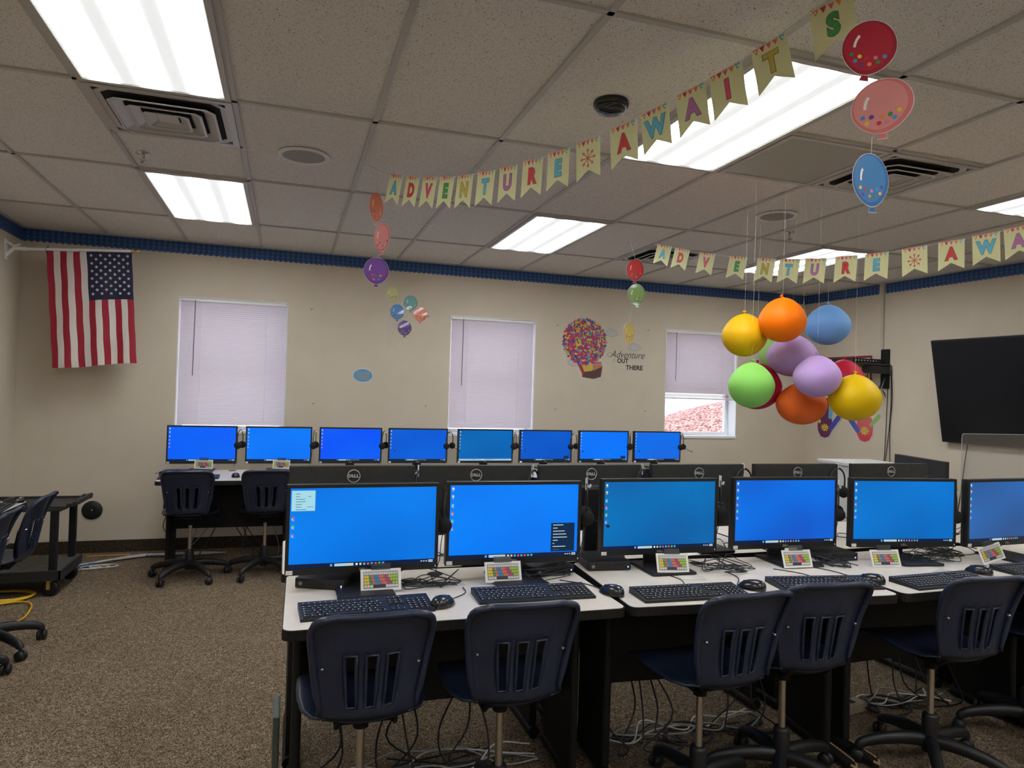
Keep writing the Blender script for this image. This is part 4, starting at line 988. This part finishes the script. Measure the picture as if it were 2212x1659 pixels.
for (c, col, a, q, e, r_) in far:
    it.append((c, col, a, q+1, e, r_+1, df(a), df(e), .155)); strf += [PD(a, q+3, df(a)), PD(e, r_+3, df(e))]
strf.append(PD(2330, 462, 3.2)); e_ = PD(2420, 440, 3.15); strf.append(e_); strf.append(Vector((e_.x+1.1, e_.y-.1, ZC-.001)))
banner('far letter banner strung in front of the right wall above the balloons', it, strf)

# ------------------------------------------------------------------ cut-out card balloons
CONF = [mat('confetti_%s' % k, srgb(*c), .6) for k, c in (('green', (60, 130, 70)), ('blue', (70, 140, 190)), ('yellow', (228, 190, 60)), ('violet', (96, 60, 140)), ('red', (196, 50, 60)), ('orange', (226, 130, 60)), ('rose', (216, 120, 130)))]
def egg(rx, ry, n=36, knot=True):
    pts = []
    for k in range(n):
        a = 2*pi*k/n+pi/2; y = ry*sin(a); x = rx*cos(a)*(1 if y > 0 else (1-.16*(y/ry)**2)); pts.append((x, y))
    return pts
def cutout(name, px, py, wpx, hpx, dist, face, col, dark, lab, cat='balloon cut-out', group='card balloon cut-outs', thick=.0015, thread_to=None, wallp=None, seed=1, spin=0):
    """flat printed balloon; face = heading of its normal in degrees, tilt from the photo"""
    rg = random.Random(seed)
    c = wallp if wallp is not None else PD(px, py, dist)
    w = wpx*dist/FPX/2; h = hpx*dist/FPX/2
    t_ = tag(empty(name, c, 0), lab, cat, group); t_.matrix_world = Matrix.Translation(c) @ Euler((R(90), 0, R(face))).to_matrix().to_4x4() @ Matrix.Rotation(R(spin), 4, 'Z')
    b = MB().m(M_paper)
    e1 = egg(w*1.02, h*.92*1.02); kn = [(-.10*h, -.9*h), (-.16*h, -1.06*h), (.16*h, -1.08*h), (.12*h, -.9*h)]
    b.prism([(x, y+.06*h) for x, y in e1], -thick, 0).prism(kn, -thick, 0)
    b.build('card_backing', t_)
    b = MB().m(mat('print_%d_%d_%d' % dark, srgb(*dark), .35, coat=.3)); b.prism([(x, y+.06*h) for x, y in egg(w, h*.92)], 0, .0003, True); b.prism([(x*.9, y*.98) for x, y in kn], 0, .0003); b.build('printed_balloon', t_)
    b = MB().m(mat('print_%d_%d_%d' % col, srgb(*col), .35, coat=.3)); b.prism([(x-.05*w, y+.10*h) for x, y in egg(w*.88, h*.82)], .0002, .0005); b.build('printed_face', t_)
    b = MB()
    for k in range(9):
        x = (-.6+.15*k+rg.uniform(-.05, .05))*w; y = (-.28-.13*((k*2) % 4)-rg.uniform(0, .06))*h*(1-.35*abs(k-4)/4); rr_ = .085*w
        b.m(CONF[(k+seed) % 7]).add([(x+rr_*cos(a*pi/4), y+rr_*sin(a*pi/4), .0008+k*.00003) for a in range(8)], [tuple(range(8))], False)
    b.build('confetti_dots', t_)
    b = MB().m(mat('print_shine', srgb(236, 232, 224), .4)); xs_, ys_ = -.52*w, .48*h
    a_ = pi*.78; b.add([((.60-.05*(k > 6))*w*cos(a_+(k if k < 7 else 13-k)*.13), (.60-.05*(k > 6))*h*sin(a_+(k if k < 7 else 13-k)*.13)+.1*h, .0009) for k in range(14)][:7]+[((.50)*w*cos(a_+(6-k)*.13), .50*h*sin(a_+(6-k)*.13)+.1*h, .0009) for k in range(7)], [tuple(range(14))], False); b.build('highlight', t_)
    if thread_to is not None:
        M = t_.matrix_world.copy(); q = M.inverted() @ Vector(thread_to)
        MB().m(M_thread).tube([(h*.97*sin(R(spin)), h*.97*cos(R(spin)), -.0008), tuple(q)], .0011, 4).build('thread', t_)
    return t_
yw = lambda px: -math.degrees(math.atan2(ray(px, 830).x, ray(px, 830).y))     # heading that faces the camera
def chain(items):
    prev = None
    for (px, py, w, h, d, ang, col, dark, lab, sd_, top, *sp) in items:
        cutout('balloon_cutout', px, py, w, h, d, yw(px)+ang, col, dark, lab, thread_to=PD(top[0], top[1], d) if top else None, seed=sd_, spin=(sp[0] if sp else 0))
chain([(813, 450, 50, 68, 3.95, 55, (226, 116, 72), (200, 92, 54), 'orange card balloon, topmost of the left hanging string', 1, (817, 375)),
       (825, 515, 48, 66, 3.95, -45, (224, 138, 134), (206, 100, 100), 'pink card balloon in the middle of the left hanging string', 2, (818, 484)),
       (813, 587, 53, 62, 3.95, 8, (116, 66, 150), (92, 44, 128), 'purple card balloon, lowest of the left hanging string', 3, (822, 549)),
       (1372, 585, 38, 50, 5.2, 15, (214, 52, 54), (180, 34, 44), 'small red card balloon hanging under the far banner start', 4, (1360, 515)),
       (1375, 638, 38, 50, 5.2, 10, (116, 156, 64), (86, 130, 54), 'small green card balloon hanging below the small red one', 5, (1374, 610), 4),
       (1359, 720, 36, 48, 5.2, 50, (222, 200, 110), (216, 176, 80), 'small yellow card balloon hanging lowest beside the wall lettering', 6, (1366, 664)),
       (1877, 107, 108, 128, 1.95, 12, (176, 32, 52), (150, 22, 44), 'large red card balloon at the end of the near banner', 7, (1883, -24), -8),
       (1905, 233, 120, 128, 1.95, -8, (218, 138, 134), (208, 108, 106), 'large pink card balloon, second on the right hanging string', 8, (1901, 170), 2),
       (1881, 393, 92, 124, 1.95, 42, (50, 120, 176), (36, 96, 156), 'large blue card balloon, lowest on the right hanging string', 9, (1884, 296), 5)])

# ------------------------------------------------------------------ wall decals
def wp(px, py, off=.0015): 
    q = P(px, py, 1, YB-off); return q
DW = 6.643*1.0
for (px, py, w, h, col, dark, lab, sd_) in ((848, 636, 28, 34, (212, 206, 142), (196, 192, 120), 'pale yellow balloon decal, highest on the wall', 21), (887, 656, 30, 36, (104, 164, 158), (82, 140, 136), 'teal balloon decal on the wall', 22), (858, 675, 30, 36, (70, 140, 200), (44, 112, 178), 'blue balloon decal on the wall', 23),
                                        (908, 680, 30, 35, (224, 124, 88), (206, 100, 70), 'orange balloon decal on the wall', 24), (874, 710, 30, 36, (84, 50, 130), (64, 36, 110), 'purple balloon decal, lowest on the wall', 25)):
    q = wp(px, py, .002); sc = q.y/1.0
    dist = (q-Vector((0, 0, CAMZ))).dot(CF)
    cutout('balloon_decal', px, py, w, h, dist, 0, col, dark, lab, 'decal', 'balloon decals on the back wall', wallp=q, seed=sd_)
def flatdecal(name, px, py, lab, cat, grp=None):
    q = wp(px, py, .001); t_ = tag(empty(name, q), lab, cat, grp); t_.rotation_euler = (R(90), 0, 0); return t_
S_ = .00445   # metres per photo pixel on the back wall about here
# strings of the balloon decals
q0 = P(834, 785, 1, YB-.002)
for (px, py, lab) in ((848, 655, 'pale yellow'), (858, 694, 'blue'), (874, 728, 'purple')):
    a = P(px, py, 1, YB-.002); b = MB().m(M_thread); b.tube([a, a.lerp(q0, .5)+Vector((-.02, 0, 0)), q0], .0012, 4); tag(b.build('decal_string'), 'thin string taped down the wall below the %s balloon decal' % lab, 'string', 'strings below the balloon decals')
# oval sign
t_ = flatdecal('oval_sign', 784, 811, 'small blue oval sign taped low on the wall left of the middle window', 'sign')
b = MB().m(M_paper); b.prism([(.093*cos(a*pi/16), .066*sin(a*pi/16)) for a in range(32)], 0, .001); b.build('card_backing', t_)
b = MB().m(mat('sign_blue', srgb(70, 150, 196), .5)); b.prism([(.088*cos(a*pi/16), .061*sin(a*pi/16)) for a in range(32)], .001, .0014); b.build('printed_oval', t_)
b = MB().m(mat('sign_orange', srgb(206, 140, 96), .5)); rg = random.Random(4)
for r_ in range(4):
    for k in range(7): x = -.055+k*.017+rg.uniform(-.002, .002); z = .032-r_*.021; b.prism([(x, z-.006), (x+.012, z-.006), (x+.010, z+.007), (x+.002, z+.006)], .0014, .0018)
b.build('illegible_lettering', t_)
# cluster decal: plain round cluster of dots carrying a plain basket
c0 = P(1263, 738, 1, YB-.001); t_ = tag(empty('cluster_decal', c0), 'round decal of many coloured dots above a plain patterned basket', 'decal'); t_.rotation_euler = (R(90), 0, 0)
rg = random.Random(9); PC_ = [mat('dot_%d' % i, srgb(*c), .5) for i, c in enumerate(((176, 40, 84), (176, 40, 84), (200, 60, 70), (214, 190, 70), (90, 150, 196), (110, 60, 140), (150, 176, 60), (206, 100, 70), (60, 60, 130)))]
b = MB().m(PC_[0]).prism([(.235*cos(a*pi/16), .232*sin(a*pi/16)) for a in range(32)], 0, .0008)
for k in range(620):
    rr_ = .245*math.sqrt((k+.5)/620); a = k*2.39996; x, y = rr_*cos(a), rr_*sin(a)*(.98)
    rd = .0125; b.m(PC_[rg.randrange(9)]).add([(x+rd*cos(i*pi/4), y+rd*sin(i*pi/4), .0011+.000002*k) for i in range(8)], [tuple(range(8))], False)
b.build('dot_cluster', t_)
bx_ = [(mat('basket_brown', srgb(84, 56, 50), .6), [(-.03, -.245), (.07, -.30), (.215, -.25), (.20, -.36), (.12, -.385), (-.01, -.37)]), (mat('basket_yellow', srgb(206, 172, 70), .6), [(-.05, -.20), (.08, -.225), (.10, -.30), (.01, -.315)]),
       (mat('basket_red', srgb(160, 46, 62), .6), [(-.075, -.225), (-.045, -.20), (.012, -.315), (.0, -.36)]), (mat('basket_purple', srgb(126, 86, 150), .6), [(-.055, -.19), (-.045, -.205), (.085, -.232), (.20, -.22), (.205, -.205), (.08, -.212)]), (mat('basket_orange', srgb(190, 120, 76), .6), [(.10, -.235), (.20, -.225), (.215, -.25), (.11, -.30)])]
b = MB()
for i, (m, pl) in enumerate(bx_): b.m(m).prism([(x-.005, y+.0) for x, y in pl][::-1], 0, .001+.0003*i)
b.build('basket', t_)
def cloud(px, py, s, lab):
    t_ = flatdecal('cloud_decal', px, py, lab, 'decal', 'pale cloud decals'); b = MB()
    m_o = mat('cloud_edge', srgb(140, 138, 136), .7); m_c = mat('cloud_print', srgb(184, 180, 178), .7)
    for (mm_, e, z) in ((m_o, .0035, 0), (m_c, 0, .0006)):
        for k, (x, y, r_) in enumerate(((-.05, -.008, .024), (-.02, .012, .032), (.018, -.006, .034), (.052, -.006, .022), (-.015, -.012, .03), (.03, .008, .024))):
            b.m(mm_).prism([((x+(r_+e)*cos(a*pi/10))*s, (y+(r_+e)*sin(a*pi/10))*s, ) for a in range(20)], 0, .0006+z+.00001*k)
    b.build('cloud', t_)
    return t_
cloud(1241, 782, 1.0, 'pale cloud decal low left of the dot cluster'); cloud(1322, 719, .95, 'pale cloud decal at the right edge of the dot cluster'); cloud(1371, 750, .98, 'pale cloud decal above the wall lettering')
M_ink = mat('black_lettering', srgb(52, 46, 48), .6)
t_ = flatdecal('wall_lettering', 1352, 768, 'black wall lettering reading Adventure is out there', 'lettering')
c_ = wp(1352, 768, .001)
def wl(txt, px, py, size, fat=0, shear=0, sx=1, m=M_ink):
    q = wp(px, py, .001)-c_; b = MB().m(m); b.M = Matrix.Translation((q.x, q.z, .0004)) @ Matrix.Rotation(R(0), 4, 'Z'); b.text(txt, size, .0002, fat, shear, sx); return b
wl('Adventure', 1355, 767, .108, -.0006, .45, .86).build('script_word', t_)
b = MB().m(M_ink); q = wp(1318, 764, .001)-c_; b.tube([(q.x+x, q.z+y, .0006) for x, y in spline2] if False else [(q.x+.03*cos(a), q.z-.012+.022*sin(a), .0006) for a in [i*.35+.4 for i in range(15)]], .0016, 5); b.build('script_flourish', t_)
wl('IS', 1326, 780, .056, -.0008, 0, .7, mat('grey_lettering', srgb(130, 122, 116), .6)).build('small_word', t_)
wl('OUT', 1345, 780, .068, .0022, 0, .9).build('bold_word', t_)
wl('THERE', 1370, 795, .068, .0022, 0, 1.0).build('bold_word', t_)

# ------------------------------------------------------------------ hanging latex balloons
def latex(c):
    m = mat('latex_%d_%d_%d' % c, srgb(*c), .55, spec=.22)
    m.node_tree.nodes['Principled BSDF'].inputs['Subsurface Weight'].default_value = .25
    m.node_tree.nodes['Principled BSDF'].inputs['Subsurface Radius'].default_value = (.1, .08, .06)
    return m
BAL = [(1690, 691, 52, 49, 3.80, (255, 122, 0), 'bright orange balloon at the top of the hanging cluster', None), (1608, 724, 50, 47, 3.95, (226, 176, 10), 'yellow balloon at the left of the cluster, upper row', None),
       (1788, 702, 49, 44, 4.25, (110, 158, 214), 'light blue balloon at the upper right of the cluster', None), (1711, 768, 55, 46, 4.10, (178, 148, 198), 'lilac balloon in the middle of the cluster, behind the other lilac', None),
       (1683, 765, 44, 42, 4.45, (140, 178, 100), 'dull green balloon mostly hidden behind the lilac one', None), (1765, 813, 52, 46, 3.80, (190, 158, 214), 'lilac balloon at the front, right of centre', None),
       (1623, 832, 51, 50, 3.85, (140, 206, 96), 'light green balloon at the lower left of the cluster', None), (1634, 834, 55, 51, 4.20, (190, 26, 66), 'crimson balloon behind the light green one', None),
       (1731, 872, 55, 46, 4.05, (228, 104, 34), 'dark orange balloon, lowest of the cluster', None), (1846, 859, 56, 51, 3.80, (226, 186, 0), 'yellow balloon at the lower right of the cluster', None),
       (1822, 822, 46, 46, 4.30, (176, 22, 50), 'crimson balloon between the lilac and right yellow ones', None)]
for (px, py, rx, ry, d, col, lab, _) in BAL:
    c = PD(px, py, d); t_ = tag(empty('party_balloon', c), lab, 'balloon', 'party balloons in the hanging cluster')
    w = rx*d/FPX*.95; h = ry*d/FPX*.985; m = latex(col); prof = []
    for i in range(25):
        a = pi*i/24; z = -cos(a); r_ = sin(a)*(1-.17*max(0, z)**1.3) ; prof.append((max(.0008, w*r_), h*z))
    b = MB().m(m); b.lathe(prof, 40); b.build('balloon_skin', t_)
    b = MB().m(m).at(0, 0, h*.985, rx=R(random.uniform(-25, 25)), ry=R(random.uniform(-30, 30))); b.lathe([(.010, -.004), (.005, .004), (.0048, .009), (.010, .016), (.011, .018), (.008, .019)], 12); b.build('knot', t_)
    MB().m(M_thread).tube([(0, 0, h+.008), (0.004, 0, ZC-c.z-.003)], .0005, 4).build('thread', t_)

# ------------------------------------------------------------------ right wall: television, shelf, poster, hands, raceway, cords
AW = math.atan(.0755)   # wall skew
def rwp(px, py, off=0):
    n_ = Vector((1, .0755, 0)); c = 5.72+6.643*.0755-off*1.003; o_ = Vector((0, 0, CAMZ)); d = ray(px, py)
    return o_+d*((c-o_.dot(n_))/d.dot(n_))
TVW, TVH = 1.66, .945
t_ = tag(empty('television', (0, 0, 0)), 'large black wall television tilted down on the right wall', 'television')
yc = 4.89-TVW/2*cos(AW); zc = 1.575; xc = xr(yc)-.155
t_.location = (xc, yc, zc)
# local: x along wall towards camera, screen normal -> -X world
t_.rotation_euler = Euler((R(11), 0, R(90)*-1-0+AW), 'XYZ')
b = MB().m(M_blk); x, z = TVW/2, TVH/2; b.box(-x, 0, -z, x, .035, z, .004); b.build('casing', t_)
b = MB().m(mat('dark_screen', srgb(10, 10, 12), .38, spec=.35)); b.box(-x+.014, -.001, -z+.02, x-.014, 0, z-.014); b.build('screen', t_)
b = MB().m(M_blk2); b.box(-.25, .03, -.2, .25, .075, .2); b.build('wall_mount', t_)
# raceway
p0 = rwp(1908, 612, .012); b = MB().m(mat('raceway_beige', srgb(186, 176, 158), .5)); b.box(-.016, -.02, 0, .016, .0, 1.0)
o = b.build('cable_raceway'); yy = p0.y; o.location = (xr(yy)-.001, yy, 1.68); o.rotation_euler = (0, 0, -R(90)+AW); o.scale = (1, 1, ZC-1.685); tag(o, 'narrow beige cable raceway running down the right wall from the ceiling', 'raceway')
# bracket board and shelf unit
def onright(name, px, py, off, lab, cat, grp=None):
    q = rwp(px, py, off); t_ = tag(empty(name, q), lab, cat, grp); t_.rotation_euler = (0, 0, -R(90)+AW); return t_   # local: +x towards camera, -y into room
t_ = onright('wall_bracket', 1917, 795, .002, 'black vertical wall bracket carrying a shelf of equipment', 'bracket')
b = MB().m(M_blk2); b.box(-.06, -.025, -.21, .03, 0, .19, .004); b.build('back_plate', t_)
b = MB().m(mat('shelf_dark', srgb(44, 46, 46), .4)); b.box(-.30, -.50, .02, .05, -.01, .034, .003); b.build('shelf', t_)
b = MB().m(M_blk); b.box(-.05, -.30, -.06, .05, -.025, .01); b.build('arm', t_)
t_ = onright('mixer_box', 1917, 795, .002, 'black equipment box with round controls on the wall shelf', 'equipment'); t_.location += Vector((-.26, .12, .036))
b = MB().m(M_blk); b.box(-.15, -.20, 0, .12, .20, .05, .004); b.build('case', t_)
for k in range(8): MB().m(M_silver).at(.123, -.17+k*.04, .026).lathe([(.008, 0), (.008, .006), (.001, .007)], 10, axis='x').build('knob', t_)
for q in range(3):
    a = rwp(1912, 815, .03); pts = [a, a+Vector((-.08, -.02, -.08-.03*q)), a+Vector((-.12, 0, -.16)), a+Vector((-.05, .0, -.12)), a+Vector((-.02, -.03, -.2+.02*q))]
    cord(pts, .003, M_cord if q < 2 else M_wcord, ['black cord looping beneath the wall shelf', 'second black cord looping beneath the wall shelf', 'white cord looping beneath the wall shelf'][q])
for k, pts in enumerate(([(1918, 830), (1915, 900), (1912, 960), (1909, 1005)], [(1926, 790), (1927, 860), (1922, 930), (1922, 1005)], [(1925, 800), (1924, 880), (1918, 950), (1911, 1000)])):
    cord([rwp(a, c, .012) for a, c in pts], .0035, M_cord, ['thin black cord running straight down the right wall, leftmost of three', 'thick black cord running down the right wall, rightmost of three', 'black cord crossing over on the right wall, middle of three'][k])
cord([rwp(2090, 960, .03), rwp(2084, 1000, .02), rwp(2076, 1060, .02), rwp(2068, 1110, .02)], .004, M_cord, 'black cord hanging below the television')
# keyboard poster
t_ = onright('keyboard_poster', 1832, 806, .003, 'keyboard chart poster with a dark red frame on the right wall', 'poster')
b = MB().m(mat('poster_red', srgb(130, 24, 44), .5)); b.box(-.42, -.003, -.19, .30, 0, .18); b.build('frame', t_)
b = MB().m(M_paper); b.box(-.395, -.005, -.165, .275, -.003, .155); b.build('sheet', t_)
b = MB().m(mat('poster_dark', srgb(40, 34, 40), .6)); b.M = Matrix.Translation((-.06, -.0052, -.01)); b.box(-.32, -.0004, -.14, .32, 0, .14); keys_print(b, .62, .27, -.0015, True); b.build('printed_keys', t_)
# hand posters
def hand(px, py, cols, word, lab, mirror):
    t_ = onright('hand_poster', px, py, .004, lab, 'poster', 'laminated hand posters'); t_.scale = (1.15, 1, 1.1)
    s = -1 if mirror else 1
    palm = [(-.09, .02), (-.085, -.06), (-.05, -.12), (0, -.135), (.05, -.12), (.085, -.06), (.09, .02), (.07, .10), (-.07, .10)]
    fing = [((.075, -.03), (.16, .075), .026), ((.062, .08), (.085, .21), .021), ((.02, .10), (.025, .25), .021), ((-.025, .10), (-.04, .235), .021), ((-.068, .03), (-.145, .115), .020)]
    def capsule(a, c, r_, n_=8):
        an = math.atan2(c[1]-a[1], c[0]-a[0]); o_ = []
        for k in range(n_+1): t0 = an-pi/2+pi*k/n_; o_.append((c[0]+r_*cos(t0), c[1]+r_*sin(t0)))
        for k in range(n_+1): t0 = an+pi/2+pi*k/n_; o_.append((a[0]+r_*cos(t0), a[1]+r_*sin(t0)))
        return o_
    def put(b, poly, z0, z1):
        pl = [(x*s, y) for x, y in poly]
        b.M = Matrix.Rotation(R(90), 4, 'X'); b.prism(pl if s > 0 else pl[::-1], z0, z1)
    b = MB().m(mat('laminate_edge', srgb(200, 190, 190), .15)); put(b, [(x*1.12, y*1.1) for x, y in palm], 0, .001)
    for a, c, r_ in fing: put(b, capsule(a, c, r_+.009), 0, .001)
    b.build('laminate', t_)
    b = MB().m(mat('hand_%d_%d_%d' % cols[0], srgb(*cols[0]), .3, coat=.25)); put(b, palm, .001, .0018); b.build('palm', t_)
    for k, (a, c, r_) in enumerate(fing):
        b = MB().m(mat('hand_%d_%d_%d' % cols[k+1], srgb(*cols[k+1]), .3, coat=.25)); put(b, capsule(a, c, r_), .001, .0022+k*.0001); b.build('finger', t_)
    b = MB().m(mat('star_yellow', srgb(226, 200, 50), .3)); put(b, [((.055 if i % 2 else .03)*cos(i*pi/9), -.03+(.045 if i % 2 else .024)*sin(i*pi/9)) for i in range(18)], .0018, .0026); b.build('burst', t_)
    for i, wd in enumerate(word.split()):
        b = MB().m(M_ink); b.M = Matrix.Translation((0, -.0030, -.020-i*.020)) @ Matrix.Rotation(R(90), 4, 'X'); b.text(wd, .022, 0, .0004); b.build('printed_word', t_)
hand(1782, 917, [(92, 30, 84), (56, 66, 170), (90, 170, 200), (92, 30, 84), (92, 30, 84), (214, 190, 50)], 'LEFT HAND', 'purple left hand poster with a blue thumb on the right wall', False)
hand(1868, 924, [(196, 30, 48), (50, 56, 160), (196, 30, 48), (196, 30, 48), (110, 40, 110), (120, 160, 40)], 'RIGHT HAND', 'red right hand poster with a green little finger on the right wall', True)

# white cabinet in the far right area
t_ = tag(empty('printer_cabinet', (4.93, 5.05, 0)), 'white cabinet-like machine standing before the right wall corner', 'cabinet')
t_.rotation_euler = (0, 0, R(-6))
b = MB().m(M_white); b.box(-.26, -.30, .04, .26, .14, .895, .008); b.build('body', t_)
b = MB().m(mat('cabinet_top', srgb(206, 206, 202), .5)); b.box(-.275, -.315, .895, .275, .155, .925, .006); b.build('top_cover', t_)
b = MB().m(M_blk2); b.box(-.24, -.28, 0, .24, .12, .04); b.build('plinth', t_)
b = MB().m(M_blk2); b.box(-.262, -.2, .70, -.259, -.16, .72); b.box(.1, -.302, .6, .12, -.299, .63); b.build('latch', t_)
b = MB().m(M_white); b.box(-.22, -.302, .08, .22, -.299, .50); b.build('door', t_)
CHK = None

for k, (px, py) in enumerate(((673, 668), (676, 872), (925, 684), (919, 877), (1204, 703), (1199, 884), (1400, 714), (1393, 888))):
    q = P(px, py, 1, YB-.001); b = MB().m(mat('nail_grey', srgb(92, 86, 78), .5)).at(q.x, q.y, q.z, rx=R(90)); b.lathe([(.005, 0), (.004, .006), (.001, .008)], 8); b.tube([(0, 0, .004), (.012, .006, .006)], .0018, 4)
    tag(b.build('wall_nail'), 'small nail left in the back wall %s' % ['upper left of the balloon decals', 'low on the wall left of the oval sign', 'right of the orange balloon decal', 'low on the wall left of the middle window', 'left of the round dot cluster', 'low on the wall right of the middle window', 'high above the wall lettering', 'low on the wall left of the right window'][k], 'nail', 'small nails in the back wall')
